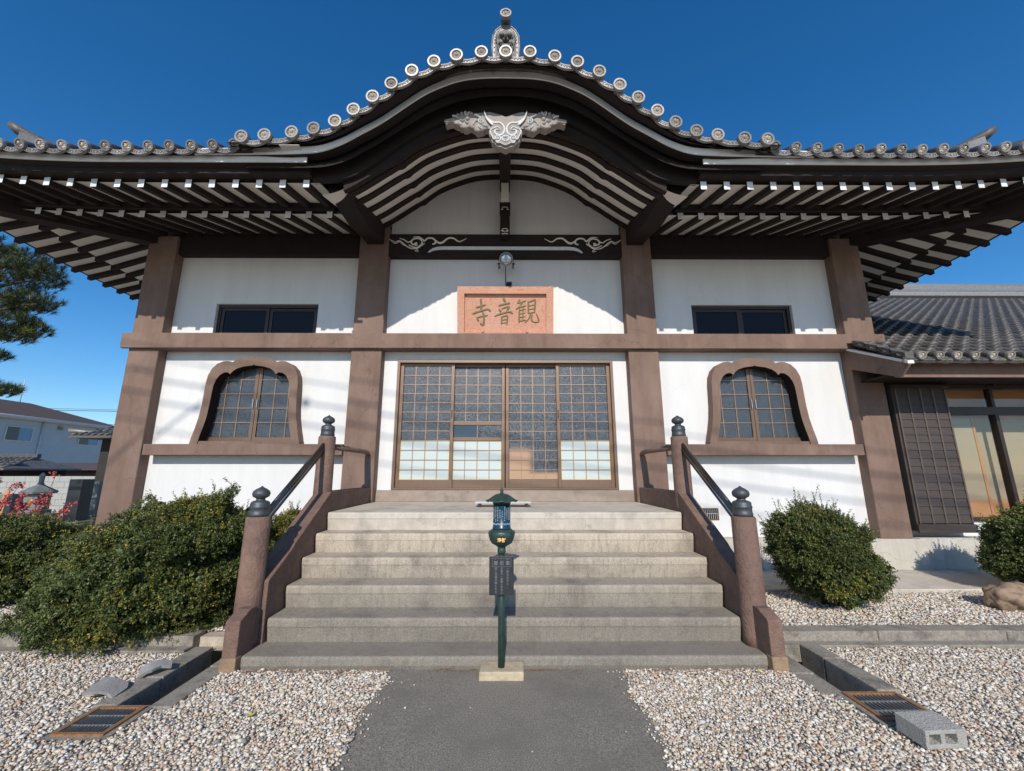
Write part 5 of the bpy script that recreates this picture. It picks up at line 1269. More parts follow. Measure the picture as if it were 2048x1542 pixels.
xsA = [ex0 + .16 + pitch * i for i in range(60)]
roll = MB()
roll.lathe([(.054, 0), (.067, .012), (.069, .05), (.052, .075), (.043, .21)], (0, 0, 0), 10, 0, True, 'y', sweep=math.pi)
roll.lathe([(0.001, 0), (.054, 0)], (0, 0, 0), 10, 0, False, 'y', sweep=math.pi)
RT = roll.mesh('roll_tile', [M['tile']])
pn = MB(); Xp = [pitch * (i / 6 - .5) for i in range(7)]; sg = lambda x: .028 * (2 * x / pitch) ** 2 - .012
pn.sheet([[(x, .06, sg(x) + .018) for x in Xp], [(x, 0, sg(x) + .018) for x in Xp], [(x, 0, sg(x) + .034) for x in Xp], [(x, .26, sg(x) - .014) for x in Xp]], 0, False)
PNm = pn.mesh('pan_tile', [M['tile']])
pan_lip = MB(); pan_lip.sheet([[(x, 0, sg(x) + .006) for x in Xp], [(x, 0, sg(x) - .072) for x in Xp], [(x, .03, sg(x) - .072) for x in Xp]], 0, False)
pan_lip.sheet([[(x, 0, sg(x) + .006) for x in Xp], [(x, .24, sg(x) + .006) for x in Xp]], 0, False)
for s in (-1, 1): ribbon(pan_lip, [(s * .01, -.03), (s * .04, -.022), (s * .07, -.028), (s * .085, -.012)], .007, -.004, .006, 1, False)
PLm = pan_lip.mesh('eave_pan_tile', [M['tile'], M['tile_flower']])
cosn, sinn = math.cos(an), math.sin(an)
for i, x in enumerate(xsA[:14]):
    link('round_eave_tile', DA, AR, (x, ey - .02, ez + .02), (an * .6, 0, 0))
    link('eave_pan_tile', PLm, AR, (x - pitch / 2, ey - .005, ez - .02), (an, 0, 0))
    for j in range(9):
        y = ey + .10 + crs * j
        if x < 6.32 and y > 6.35: continue
        link('roll_tile', RT, AR, (x, y, az(y) + .035), (an, 0, 0)); link('pan_tile', PNm, AR, (x - pitch / 2, y, az(y) + .022), (an, 0, 0))
def replicate(me, pts, rx, name, m, par):
    V = np.array([v.co[:] for v in me.vertices]); c, s_ = math.cos(rx), math.sin(rx)
    V = np.column_stack([V[:, 0], V[:, 1] * c - V[:, 2] * s_, V[:, 1] * s_ + V[:, 2] * c])
    me.calc_loop_triangles(); F = np.array([t.vertices[:] for t in me.loop_triangles])
    P = np.array(pts); n = len(P)
    VV = (V[None] + P[:, None]).reshape(-1, 3); FF = (F[None] + (np.arange(n) * len(V))[:, None, None]).reshape(-1, 3)
    o = link(name, fast_mesh(name, VV, FF, m, smooth=False), par); o['kind'] = 'stuff'; return o
rest = []; restp = []
for i, x in enumerate(xsA):
    for j in range(34):
        y = ey + .10 + crs * j
        if i < 14 and j < 9: continue
        if x < 6.32 and y > 6.35: continue
        if y > RY - .25: continue
        dx, dz = rng.normal(0, .004), rng.normal(0, .003)
        rest.append((x + dx, y, az(y) + .035 + dz)); restp.append((x - pitch / 2 + dx, y, az(y) + .022 + dz))
replicate(RT, rest, an, 'roll_tiles', M['tile'], AR); replicate(PNm, restp, an, 'pan_tiles', M['tile'], AR)
for k in range(5):
    w = .20 - .018 * k; z = az(RY) + .06 + .075 * k
    MB().box(6.3, 22, RY - w, RY + w, z, z + .066).build('ridge_course', M['tile_light'], AR, bevel=.006)
MB().tube([(6.3, RY, az(RY) + .47), (22, RY, az(RY) + .47)], .09, 12).build('ridge_roll', M['tile_light'], AR)
MB().add([(6.2, RY, az(RY)), (24, RY, az(RY)), (24, 19.5, az(RY) - 3.5), (6.2, 19.5, az(RY) - 3.5)], [(0, 1, 2, 3)]).build('rear_slope', M['tile'], AR)
# lamp under the annex eave
AL = thing('flood_lamp', (8.1, 6.66, 2.95), 'small black flood lamp with drooping cable under the annex eave', 'lamp')
ax_, az_ = 7.97, 3.02
MB().tube([(ax_, aw - .002, az_), (ax_, 6.60, az_)], .05, 12).build('lamp_mount', M['black'], AL)
m = MB(); m.prism([(ax_ - .02, az_ - .05), (ax_ + .10, az_ - .02), (ax_ + .16, az_ - .07), (ax_ + .20, az_ + .03), (ax_ + .14, az_ + .09), (ax_ + .02, az_ + .08)], 6.48, 6.60); m.build('lamp_head', M['black'], AL, bevel=.01)
m = MB(); m.tube([(ax_ + .02, 6.58, az_ - .03), (ax_ + .05, 6.62, az_ - .11), (ax_ + .0, 6.64, az_ - .08)], .012, 6); m.build('lamp_joint', M['black'], AL)
m = MB(); m.tube([(ax_ - .03, 6.66, az_ - .04), (ax_ + .02, 6.68, az_ - .12), (ax_ + .16, 6.69, az_ - .155), (ax_ + .32, 6.69, az_ - .13), (ax_ + .45, 6.69, az_ - .02), (ax_ + .48, 6.69, az_ + .06)], .007, 6); m.build('lamp_cable', M['wire'], AL)
# ------------------------------------------------------------------ shrubs
from mathutils import noise as mn
def rot_frames(d):
    d = d / np.linalg.norm(d, axis=1, keepdims=True)
    ref = np.where(np.abs(d[:, 2:3]) < .9, np.array([[0, 0, 1.]]), np.array([[1., 0, 0]]))
    a = np.cross(d, ref); a /= np.linalg.norm(a, axis=1, keepdims=True); b = np.cross(d, a); return d, a, b
def leaves(bases, dirs, per, ln, lw, tl, seed):
    """sprays: each twig base/direction carries `per` leaves along tl metres"""
    r = np.random.default_rng(seed); n = len(bases); N = n * per
    B = np.repeat(bases, per, 0); D = np.repeat(dirs, per, 0)
    t = np.tile(np.linspace(.05, 1, per), n) * np.repeat(r.uniform(.6, 1.2, n), per) * tl
    D, a, b = rot_frames(D)
    ang = np.tile(np.arange(per) * 2.4, n) + r.uniform(-.5, .5, N)
    side = a * np.cos(ang)[:, None] + b * np.sin(ang)[:, None]
    ld = D * r.uniform(.35, 1.0, (N, 1)) + side * r.uniform(.6, 1.1, (N, 1)); ld /= np.linalg.norm(ld, axis=1, keepdims=True)
    up = np.cross(ld, r.normal(0, 1, (N, 3))); up /= np.linalg.norm(up, axis=1, keepdims=True)
    c = B + D * t[:, None]; L_ = (ln * r.uniform(.7, 1.3, N))[:, None]; W = (lw * r.uniform(.7, 1.3, N))[:, None]
    V = np.stack([c, c + ld * L_ * .5 + up * W, c + ld * L_, c + ld * L_ * .5 - up * W], 1).reshape(-1, 3)
    F = np.arange(N * 4).reshape(-1, 4); return V, F
def shrub(label, c, rad, n, mt, seed, flat=.0, name='round_shrub', per=12, ln=.024, lw=.007, skirt=1.0, twigs=60, tilt=(0, 0), lump=.16, group='clipped shrubs'):
    c = np.array(c, float); rad = np.array(rad, float); r = np.random.default_rng(seed)
    t = thing(name, (c[0], c[1], .07), label, 'shrub', group)
    d = r.normal(0, 1, (int(n * 1.5), 3)); d /= np.linalg.norm(d, axis=1, keepdims=True); d = d[d[:, 2] > -.75][:n]
    def rr(d):
        o = np.empty(len(d))
        for i, q in enumerate(d):
            v = Vector(q); o[i] = 1 + lump * mn.noise(v * 2.1 + Vector((seed, 0, 0))) + lump * .8 * mn.noise(v * 5.3 + Vector((0, seed, 0))) + .05 * mn.noise(v * 14)
        return o
    R0 = rr(d); sq = np.where(d[:, 2] < 0, 1 + skirt * .25 * np.abs(d[:, 2]), 1.0)
    depth = 1 - np.abs(r.normal(0, .055, len(d)))
    P = c + d * rad * (R0 * depth)[:, None] * np.column_stack([sq, sq, np.ones(len(d))])
    P[:, 0] += (P[:, 2] - c[2]) * tilt[0]; P[:, 1] += (P[:, 2] - c[2]) * tilt[1]
    hol = np.array([mn.noise(Vector(p) * 6.5 + Vector((seed, 3, 1))) for p in P]) + .35 * np.array([mn.noise(Vector(p) * 15) for p in P])
    P = P - d * rad * (np.clip(-hol - .12, 0, 1) * .35)[:, None]
    k = (P[:, 2] > .09); P, dd = P[k], d[k]
    dirs = dd * np.array([1, 1, .55]) + r.normal(0, .45, dd.shape) + np.array([0, 0, .30])
    V, F = leaves(P - dirs * .02, dirs, per, ln, lw, .075, seed + 1)
    mi = (np.array([mn.noise(Vector(p) * 2.3) for p in P]) + r.normal(0, .25, len(P)) > .42).astype(int)
    o = link('leaves', fast_mesh('leaves', V, F, [M[mt], M['leafB']], mi=np.repeat(mi, per)), t); o['kind'] = 'stuff'
    # darker inner growth: larger leaves nearer the stems
    d2 = r.normal(0, 1, (int(n * .35), 3)); d2 /= np.linalg.norm(d2, axis=1, keepdims=True); R2 = rr(d2)
    P2 = c + d2 * rad * (R2 * r.uniform(.72, .92, len(d2)))[:, None]; P2[:, 0] += (P2[:, 2] - c[2]) * tilt[0]; P2[:, 1] += (P2[:, 2] - c[2]) * tilt[1]; P2 = P2[P2[:, 2] > .05]
    V, F = leaves(P2, r.normal(0, 1, P2.shape), 6, ln * 2.6, lw * 2.6, .05, seed + 2)
    o = link('inner_leaves', fast_mesh('inner_leaves', V, F, M[mt]), t); o['kind'] = 'stuff'
    tw = MB()
    for i in range(14):
        a = r.uniform(0, 6.28); e = c + np.array([math.cos(a), math.sin(a), r.uniform(-.2, .8)]) * rad * .75
        tw.tube([(c[0] + r.normal(0, .05), c[1] + r.normal(0, .05), .03), ((c[0] * 1.2 + e[0] * .8) / 2, (c[1] * 1.2 + e[1] * .8) / 2, (e[2] + .1) / 2), tuple(e)], [.016, .010, .004], 5)
    tw.build('branches', M['twig'], t)
    # loose shoots poking out of the top
    idx = r.choice(np.where(dd[:, 2] > .35)[0], twigs, replace=False); sh = []; dr = []
    tb = MB()
    for i in idx:
        b = P[i]; dv = dd[i] * .6 + np.array([0, 0, .8]) + r.normal(0, .35, 3); dv /= np.linalg.norm(dv); L_ = r.uniform(.06, .20)
        tb.tube([tuple(b), tuple(b + dv * L_)], .0018, 3)
        for q in np.linspace(.2, 1, 5): sh.append(b + dv * L_ * q); dr.append(dv)
    tb.build('shoots', M['twig'], t)['kind'] = 'stuff'
    V, F = leaves(np.array(sh), np.array(dr), 4, ln, lw, .03, seed + 3)
    o = link('shoot_leaves', fast_mesh('shoot_leaves', V, F, M['leafB']), t); o['kind'] = 'stuff'
    return t
shrub('large dark green spreading shrub left of the staircase over the drain channel', (-3.52, 4.58, .54), (.86, .76, .67), 17500, 'leafA', 11, tilt=(.34, .12), twigs=110, lump=.26, ln=.021, lw=.0065)
shrub('wide dark shrub at the left edge beside the pink flowering branches', (-6.30, 5.45, .38), (1.15, .85, .60), 11000, 'leafA', 23, twigs=60, lump=.24, ln=.022)
shrub('rounded clipped shrub standing between the staircase and the corner pillar on the right', (3.62, 5.0, .60), (.49, .48, .51), 8500, 'leafA', 37, tilt=(-.14, 0), twigs=130, ln=.019, lw=.006, lump=.24, skirt=.1)
shrub('shrub cut off by the right edge of the view, just above the brown rock', (6.55, 5.22, .60), (.60, .5, .50), 5500, 'leafA', 41, twigs=50, lump=.18)
shrub('small pale shrub squeezed between the stairs side wall and the hall', (-2.62, 5.3, .62), (.22, .35, .42), 1600, 'leafB', 53, twigs=25)
# flowering quince at the far left
Q = thing('flowering_quince', (-7.9, 6.7, .07), 'bare twiggy shrub with small pink flower clusters at the far left', 'shrub')
r = np.random.default_rng(5); qs = MB(); fl_b, fl_d = [], []
for i in range(34):
    b = np.array([-7.95 + r.normal(0, .18), 6.7 + r.normal(0, .15), .1]); a = r.uniform(-.9, 1.15)
    e = b + np.array([math.sin(a) * r.uniform(.5, 1.0), r.uniform(-.3, .4), r.uniform(.9, 1.45) * math.cos(a * .7)])
    m_ = (b + e) / 2 + r.normal(0, .07, 3); qs.tube([tuple(b), tuple(m_), tuple(e)], [.009, .006, .003], 5)
    for q in r.uniform(.35, 1, 7):
        p = (1 - q) * m_ + q * e + r.normal(0, .015, 3)
        if r.random() < .75:
            for _ in range(5): fl_b.append(p + r.normal(0, .022, 3)); fl_d.append(r.normal(0, 1, 3))
qs.build('branches', M['twig'], Q)
V, F = leaves(np.array(fl_b), np.array(fl_d), 6, .026, .011, .012, 9)
o = link('petals', fast_mesh('petals', V, F, M['flower']), Q); o['kind'] = 'stuff'

# ------------------------------------------------------------------ pine at the left edge
PT_ = thing('pine_tree', (-13.2, 8.6, 0), 'dark pine tree reaching its needle pads in from the left edge', 'tree')
tk = MB(); tk.tube([(-13.2, 8.6, -.05), (-13.1, 8.55, 1.5), (-13.3, 8.6, 3), (-13.05, 8.5, 4.6), (-13.2, 8.6, 6.3)], [.20, .17, .15, .11, .05], 12)
tk.build('trunk', M['twig'], PT_)
pads = [(-10.6, 8.1, 5.30, 1.15, .6, .30), (-9.85, 8.0, 4.95, .75, .5, .28), (-11.2, 8.2, 4.55, 1.2, .7, .30), (-9.75, 8.0, 4.42, .6, .45, .20), (-10.4, 8.1, 3.95, 1.05, .6, .24), (-9.95, 8.0, 3.72, .45, .4, .16),
        (-10.7, 8.1, 3.35, .55, .5, .16), (-10.15, 8.0, 2.62, .55, .4, .14), (-11.8, 8.2, 2.9, .9, .6, .25), (-12.2, 8.4, 5.9, 1.3, .9, .35)]
bases, dirs = [], []; bm_ = MB()
pads = [(x, y, z + (.50 if z > 2.6 else .12), a, b, c_) for x, y, z, a, b, c_ in pads]
for (x, y, z, a, b, c_) in pads:
    bm_.tube([(-13.1, 8.55, z - .25), ((x - 13.1) / 2, (y + 8.55) / 2, z - .22), (x, y, z - .05), (x + a * .8, y, z - .02)], [.06, .045, .025, .008], 6)
    for k in range(int(165 * a * b / .4)):
        d = r.normal(0, 1, 3); d /= np.linalg.norm(d); p = np.array([x, y, z]) + d * np.array([a, b, c_]) * r.uniform(.35, 1) ** .5
        bases.append(p); dirs.append(np.array([.35 * d[0] + .2, .3 * d[1] - .1, .9]) + r.normal(0, .35, 3))
        bm_.tube([tuple(p - np.array([.09, 0, .05])), tuple(p)], .005, 3)
bm_.build('branches', M['twig'], PT_)
bases, dirs = np.array(bases), np.array(dirs); n = len(bases); per = 46
D, A_, B_ = rot_frames(np.repeat(dirs, per, 0)); N = n * per; ang = r.uniform(0, 6.28, N); spr = r.uniform(.15, 1.25, N)
nd = D * np.cos(spr)[:, None] + (A_ * np.cos(ang)[:, None] + B_ * np.sin(ang)[:, None]) * np.sin(spr)[:, None]
p0 = np.repeat(bases, per, 0) + D * r.uniform(-.03, .06, (N, 1)); L_ = r.uniform(.09, .16, (N, 1)); sd_ = np.cross(nd, r.normal(0, 1, (N, 3))); sd_ /= np.linalg.norm(sd_, axis=1, keepdims=True)
V = np.stack([p0 - sd_ * .0034, p0 + sd_ * .0034, p0 + nd * L_], 1).reshape(-1, 3); F = np.arange(N * 3).reshape(-1, 3)
mi = np.repeat((r.random(n) < .12).astype(int), per)
o = link('needles', fast_mesh('needles', V, F, [M['needle'], M['needle_new']], mi=mi), PT_); o['kind'] = 'stuff'

# ------------------------------------------------------------------ left background
H = thing('neighbour_house', (-38, 29, 0), 'two storey pale grey house with a brown hipped roof behind the left shrubs', 'house')
hx = -34.6; MB().box(-42, hx, 20, 36.4, 0, 5.35).build('wall', M['housewall'], H)
e0, e1, ya_, yb2 = -34.05, -42.4, 19.5, 36.9; rx, rz = -38.2, 6.95
m = MB(); m.add([(e0, ya_, 5.42), (e0, yb2, 5.42), (e1, yb2, 5.42), (e1, ya_, 5.42), (rx, ya_ + 4, rz), (rx, yb2 - 3.6, rz), (e0, ya_, 5.36), (e0, yb2, 5.36), (e1, yb2, 5.36), (e1, ya_, 5.36)],
            [(0, 1, 5, 4), (1, 2, 5), (2, 3, 4, 5), (3, 0, 4), (6, 7, 8, 9), (0, 1, 7, 6), (1, 2, 8, 7), (2, 3, 9, 8), (3, 0, 6, 9)])
HR = m.build('roof', M['houseroof'], H)
MB().tube([(e0 + .05, ya_, 5.36), (e0 + .05, yb2, 5.36)], .075, 8).build('gutter', M['gutter'], HR)
MB().box(hx + .01, e0, ya_, yb2, 5.22, 5.34).build('eave_board', M['gutter'], HR)
for y0_, hh in ((28.95, 1), (34.0, 1)):
    w = MB().prism([(y0_, 3.68), (y0_ + 1.72, 3.68), (y0_ + 1.72, 4.72), (y0_, 4.72)], hx + .001, hx + .06, ax='x', holes=[[(y0_ + .06, 3.74), (y0_ + .06, 4.66), (y0_ + 1.66, 4.66), (y0_ + 1.66, 3.74)]]).build('window', M['gutter'], H)
    MB().box(hx + .005, hx + .02, y0_ + .06, y0_ + .82, 3.74, 4.66).build('pane', M['houseglass'], w)
    MB().box(hx + .005, hx + .03, y0_ + .86, y0_ + 1.66, 3.74, 4.66).build('pane', M['curtain'], w)
MB().tube([(hx + .06, 31.2, 5.3), (hx + .06, 31.2, .2)], .05, 8).build('downpipe', M['gutter'], H)
MB().box(hx + .001, hx + .12, 32.3, 32.6, 4.75, 4.98).build('vent_hood', M['granite'], H)
o = MB().tube([(-38.0, 32.3, 6.9), (-38.0, 32.3, 8.75)], .03, 6).build('antenna_mast', M['gutter']); tag(o, 'thin white mast standing on the ridge of the grey house', 'mast')
o = MB().tube([(-80, 52, 10.0), (-60, 52, 9.2), (-30, 52, 8.7)], .035, 5).build('distant_cable', M['wire']); tag(o, 'upper overhead line crossing the sky behind the grey house', 'cable')
o = MB().tube([(-80, 60, 9.0), (-60, 60, 8.3), (-30, 60, 7.9)], .025, 5).build('distant_cable', M['wire']); tag(o, 'lower fainter overhead line behind the right end of the house roof', 'cable')

o = MB().tube([(-90, 70, 12.4), (-60, 70, 11.7), (-34, 70, 11.3)], .03, 5).build('distant_cable', M['wire']); tag(o, 'highest thin overhead line above the ridge of the grey house', 'cable')
def small_roof(t, x0, x1, y0, y1, ze, zr_, m, roll=.22, hip=0.0, ends=True):
    ym = (y0 + y1) / 2
    r_ = MB(); r_.add([(x0, y0, ze), (x1, y0, ze), (x1, y1, ze), (x0, y1, ze), (x0 + hip, ym, zr_), (x1 - hip, ym, zr_), (x0, y0, ze - .06), (x1, y0, ze - .06), (x1, y1, ze - .06), (x0, y1, ze - .06)],
               [(0, 1, 5, 4), (1, 2, 5), (2, 3, 4, 5), (3, 0, 4), (6, 7, 8, 9), (0, 1, 7, 6), (1, 2, 8, 7), (2, 3, 9, 8), (3, 0, 6, 9)])
    R_ = r_.build('roof', m, t)
    k = int((x1 - x0) / roll)
    rt = MB().tube([(0, 0, .03), (0, .34, .03 + .34 * (zr_ - ze) / (ym - y0))], .045, 8).mesh('roll_tile', M['tile'])
    nrow = max(1, int((ym - y0) / .30))
    for i in range(k):
        x = x0 + roll * (i + .5); lim = min(x - x0, x1 - x) / max(hip, 1e-6) * (ym - y0) if hip else 1e9
        for j in range(nrow):
            if .30 * j < lim: link('roll_tile', rt, R_, (x, y0 + .30 * j, ze + .30 * j * (zr_ - ze) / (ym - y0)))
    MB().box(x0 + hip - .05, x1 - hip + .05, ym - .08, ym + .08, zr_, zr_ + .16).build('ridge', M['tile'], R_, bevel=.02)
    return R_
G = thing('small_shrine', (-13, 15.5, 0), 'small building with upswept grey tiled eaves half hidden by the left corner pillar', 'shrine')
R_ = small_roof(G, -14.6, -10.6, 14.0, 17.4, 2.72, 3.35, M['tile'], hip=1.3)
MB().box(-14.1, -11, 14.7, 16.8, 0, 2.66).build('wall', M['interior'], G)
MB().tube([(-14.62, 13.98, 2.90), (-14.2, 14.4, 2.86), (-13.3, 15.4, 3.22)], .07, 8).build('hip_ridge', M['tile_light'], R_)
G = thing('water_pavilion', (-19, 16, 0), 'low dark open pavilion with a grey tiled roof at the far left', 'pavilion')
small_roof(G, -21.5, -17.3, 14.7, 17.4, 1.66, 2.05, M['tile'], hip=.4)
for x in (-21, -19.4, -17.9):
    for y in (15.1, 17): MB().box(x - .07, x + .07, y - .07, y + .07, 0, 1.6).build('post', M['dark'], G)
MB().box(-21.2, -17.6, 16.9, 17.1, 0, 1.6).build('back_wall', M['interior'], G)
G = thing('shed', (-19, 21, 0), 'long low shed with a dull red brown roof behind the block wall', 'shed')
m = MB(); m.prism([(19.0, 1.62), (22, 1.95), (22, 2.0), (19.0, 1.67)], -27, -15.5, ax='x'); m.build('roof', M['houseroof'], G)
MB().box(-26.5, -16, 19.5, 21.8, 0, 1.62).build('wall', M['rough_brown'], G)
G = thing('block_wall', (-16.5, 15, 0), 'pale rust stained concrete block wall behind the graves', 'wall')
bk_ = MB().box(0, .392, 0, .12, 0, .192).mesh('block', [M['blockwall']])
for j in range(7):
    for i in range(14): link('block', bk_, G, (-19.2 + .4 * i + (.2 if j % 2 else 0), 15, .2 * j))
MB().box(-19.3, -13.4, 15.02, 15.11, -.02, 1.39).build('mortar', M['kerb'], G)
G = thing('stone_monument', (-11.9, 11.0, 0), 'grey stone grave monument with a gold crest and a tall pointed cap', 'gravestone')
for a in ((-.42, .42, 0, .28), (-.33, .33, .28, .50), (-.21, .21, .50, .60)):
    MB().box(-11.9 + a[0], -11.9 + a[1], 11 + a[0], 11 + a[1], a[2], a[3]).build('base_tier', M['granite'], G, bevel=.01)
bd = MB().box(-12.07, -11.73, 10.83, 11.17, .60, .98).build('stone_body', M['granite'], G, bevel=.01)
MB().lathe([(0, -.004), (.07, -.003), (.075, .002)], (-11.9, 10.829, .80), 20, ax='y').build('gold_crest', M['gold'], bd)
MB().lathe([(.12, .98), (.34, 1.00), (.36, 1.05), (.22, 1.13), (.10, 1.20), (.08, 1.22)], (-11.9, 11, 0), 6, smooth=False).build('stone_cap', M['granite'], G)
MB().lathe([(.06, 1.20), (.07, 1.24), (.05, 1.27), (.055, 1.42), (.065, 1.44), (.045, 1.48), (0, 1.54)], (-11.9, 11, 0), 16).build('finial', M['granite'], G)
for k, (x, y, w, h, mt, lb) in enumerate(((-11.15, 11.3, .34, 1.35, 'granite_dark', 'tall black polished gravestone beside the corner pillar'), (-11.75, 12.4, .20, 1.28, 'granite', 'slim grey gravestone just behind the monument'),
                                 (-13.2, 11.6, .36, .95, 'granite', 'pale grey gravestone left of the monument'))):
    G = thing('gravestone', (x, y, 0), lb, 'gravestone', 'gravestones behind the left shrubs')
    MB().box(x - w * .9, x + w * .9, y - w * .8, y + w * .8, 0, .3).build('base_tier', M['granite'], G, bevel=.01)
    MB().box(x - w / 2, x + w / 2, y - w / 2, y + w / 2, .3, h).build('headstone', M[mt], G, bevel=.015)
G = MB().prism([(-12.86, .3), (-12.74, .3), (-12.66, 1.05), (-12.70, 1.12), (-12.78, 1.05)], 11.0, 11.02).build('memorial_slat', M['orange']); tag(G, 'leaning wooden memorial slat left of the stone monument', 'wooden slat')
G = thing('flower_vase', (-11.55, 10.55, 0), 'small vase of red and yellow flowers in front of the black gravestone', 'vase')
MB().lathe([(0, .5), (.04, .5), (.035, .62), (.05, .75)], (-11.5, 10.7, 0), 12).build('vase_body', M['galv'], G)
V, F = leaves(np.array([[-11.5, 10.7, .82]] * 30) + r.normal(0, .06, (30, 3)), r.normal(0, 1, (30, 3)), 6, .05, .02, .03, 4)
o = link('petals', fast_mesh('petals', V, F, M['flower']), G); o['kind'] = 'stuff'
MB().box(-11.75, -11.25, 10.5, 10.9, 0, .5).build('pedestal', M['granite'], G, bevel=.01)

# ------------------------------------------------------------------ small things on the gravel
CB = MB(); cx0, cx1, cy0, cy1 = 2.335, 2.585, 2.655, 2.83
poly = [(cx0, .016), (cx1, .016), (cx1, .112), (cx0, .112)]
holes = [[(cx0 + .022, .040), (cx0 + .022, .090), (cx0 + .092, .090), (cx0 + .092, .040)][::1], [(cx0 + .118, .040), (cx0 + .118, .090), (cx0 + .192, .090), (cx0 + .192, .040)]]
CB.prism(poly, cy0, cy1, holes=holes)
me = CB.mesh('cinder_block', M['block']); me.transform(Matrix.Translation((2.46, 2.74, .05)) @ Matrix.Rotation(R(4), 4, 'Z') @ Matrix.Rotation(R(3), 4, 'X') @ Matrix.Translation((-2.46, -2.74, -.04)))
o = link('cinder_block', me, None, bevel=.005); tag(o, 'broken grey cinder block with square holes lying on the right drain grate', 'cinder block')
def shard(label, outline, curve, loc, rot):
    """a broken plate of bent tile: outline in plan, bent across x"""
    m = MB(); m.prism(outline, 0, 1); n = len(outline)
    b3 = bmesh.new(); vs = [b3.verts.new((x, y, 0)) for x, y in outline]; b3.faces.new(vs)
    bmesh.ops.triangulate(b3, faces=b3.faces[:]); bmesh.ops.subdivide_edges(b3, edges=b3.edges[:], cuts=4, use_grid_fill=True)
    for v in b3.verts:
        v.co.x *= .82; v.co.y *= .85; v.co.z = curve * math.sin((v.co.x + .12) / .24 * math.pi * 1.35)
    me = bpy.data.meshes.new('roof_tile_shard'); b3.to_mesh(me); b3.free(); me.materials.append(M['shard'])
    o = link('roof_tile_shard', me, None, loc, rot)
    s_ = o.modifiers.new('thickness', 'SOLIDIFY'); s_.thickness = .02; s_.offset = -1
    tag(o, label, 'tile shard', 'broken roof tiles by the left drain'); return o
shard('broken grey curved roof tile nearest the left drain grate', [(-.13, -.085), (-.05, -.10), (.06, -.07), (.11, -.09), (.125, .04), (.10, .085), (-.02, .075), (-.11, .09), (-.135, .02)], .030, (-2.76, 3.27, .065), (R(10), R(3), .12))
shard('smaller broken grey roof tile farther up the left drain edge', [(-.12, -.05), (-.02, -.065), (.05, -.03), (.115, -.045), (.12, .03), (.05, .06), (-.06, .05), (-.11, .06)], .030, (-2.66, 3.55, .075), (R(16), R(-16), .6))
bm2 = bmesh.new(); bmesh.ops.create_icosphere(bm2, subdivisions=4, radius=1)
for v in bm2.verts:
    q = v.co.copy(); f2 = 1 + .30 * mn.noise(q * 1.7) + .20 * abs(mn.noise(q * 3.5)) + .07 * mn.noise(q * 11); v.co = Vector((q.x * .24 * f2, q.y * .16 * f2, q.z * .15 * f2))
me = bpy.data.meshes.new('rock'); bm2.to_mesh(me); bm2.free(); me.materials.append(M['rock'])
for p in me.polygons: p.use_smooth = True
o = link('rock', me, None, (5.52, 4.86, .19)); tag(o, 'rough brown rock below the yellow tipped shrub', 'rock')
def leaf_obj(label, x, y, z, col, L_, a):
    m = MB(); m.sheet([[(-L_ * .5, 0, 0), (0, L_ * .22, .006), (L_ * .5, 0, .012)], [(-L_ * .5, 0, 0), (0, 0, .001), (L_ * .5, 0, .012)], [(-L_ * .5, 0, 0), (0, -L_ * .22, .006), (L_ * .5, 0, .012)]], 0, False)
    o = m.build('fallen_leaf', M[col]); o.location = (x, y, z); o.rotation_euler = (.15, .25, a); tag(o, label, 'leaf'); return o
M['leaf_yel'] = mat('yellow_leaf', (.42, .40, .06), .6, .2, 30); M['leaf_br'] = mat('dry_leaf', (.24, .11, .05), .7, .2, 30)
leaf_obj('yellow green leaf on the gravel left of the path', -1.60, 2.98, .035, 'leaf_yel', .06, .9)
leaf_obj('dark red brown leaf beside the right drain rim', 2.20, 3.02, .03, 'leaf_br', .055, 1.4)
leaf_obj('dry orange leaf at the right end of the bottom step', 1.95, 3.56, .03, 'leaf_yel', .05, .3)
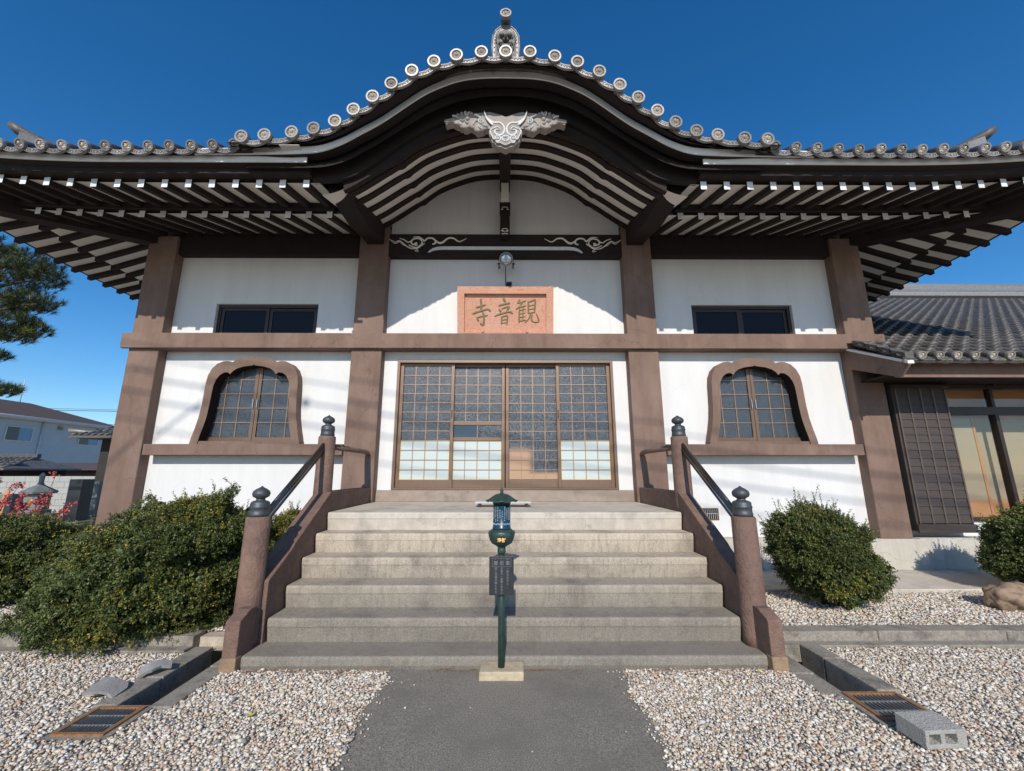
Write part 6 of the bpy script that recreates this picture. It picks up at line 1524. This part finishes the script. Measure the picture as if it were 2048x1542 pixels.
leaf_obj('brown leaf under the large left shrub', -2.95, 3.75, .03, 'leaf_br', .05, 2.3)
st_ = MB()
for i in range(150):
    s_ = r.choice([-1, 1]); x = s_ * r.uniform(1.0, 2.2); y = r.uniform(2.5, 3.6) if r.random() < .3 else 3.62 - abs(r.normal(0, .05)); a = r.uniform(-.5, .5); l = r.uniform(.04, .16)
    if i < 50: x = r.uniform(-.6, .6); y = 3.63 + r.normal(0, .012); l *= .6
    z = .022 if abs(x) > .95 else .014
    st_.tube([(x, y, z), (x + l * math.cos(a), y + l * math.sin(a) * .4, z + .006)], .0014, 3)
o = st_.build('pine_litter', M['rust']); tag(o, 'dry pine needles gathered along the foot of the stairs', kind='stuff')

# ------------------------------------------------------------------ power lines behind the viewer: their soft shadows cross the front
for k, (zl, zrr, rad_, ins) in enumerate(((3.42, 1.72, .012, []), (3.06, 1.36, .017, [(-4.95, .055), (-3.28, .07)]), (2.70, 1.02, .016, [(-5.05, .06)]), (2.25, .62, .012, [(2.9, .05), (4.2, .05)]))):
    t = thing('overhead_cable', (0, -6, 10), ['thin topmost power line behind the viewpoint', 'thick second power line behind the viewpoint with two fittings', 'third power line behind the viewpoint with one fitting', 'lowest thin power line behind the viewpoint'][k], 'cable', 'power lines whose shadows cross the hall')
    def at(x): return (x - .57, -6.0, zl + (zrr - zl) * (x + 6) / 12 + 7.93 + .0012 * (x ** 2 - 36))
    MB().tube([at(x) for x in np.linspace(-24, 24, 25)], rad_, 6).build('cable_strand', M['wire'], t)
    for x, q in ins: MB().lathe([(0, -q), (q * .8, -q * .6), (q, 0), (q * .8, q * .6), (0, q)], at(x), 10).build('insulator', M['granite'], t)
t = MB().tube([(-6.6 - .57, -6, 1.0 + 7.93), (-6.0 - .57, -6, 1.72 + 7.93), (-5.5 - .57, -6, 2.22 + 7.93), (-5.2 - .57, -6, 2.48 + 7.93), (-4.98 - .57, -6, 2.66 + 7.93)], .018, 6).build('service_drop_cable', M['wire'])
tag(t, 'short curved service cable hanging from the power line behind the viewpoint', 'cable')
bpy.context.view_layer.update()
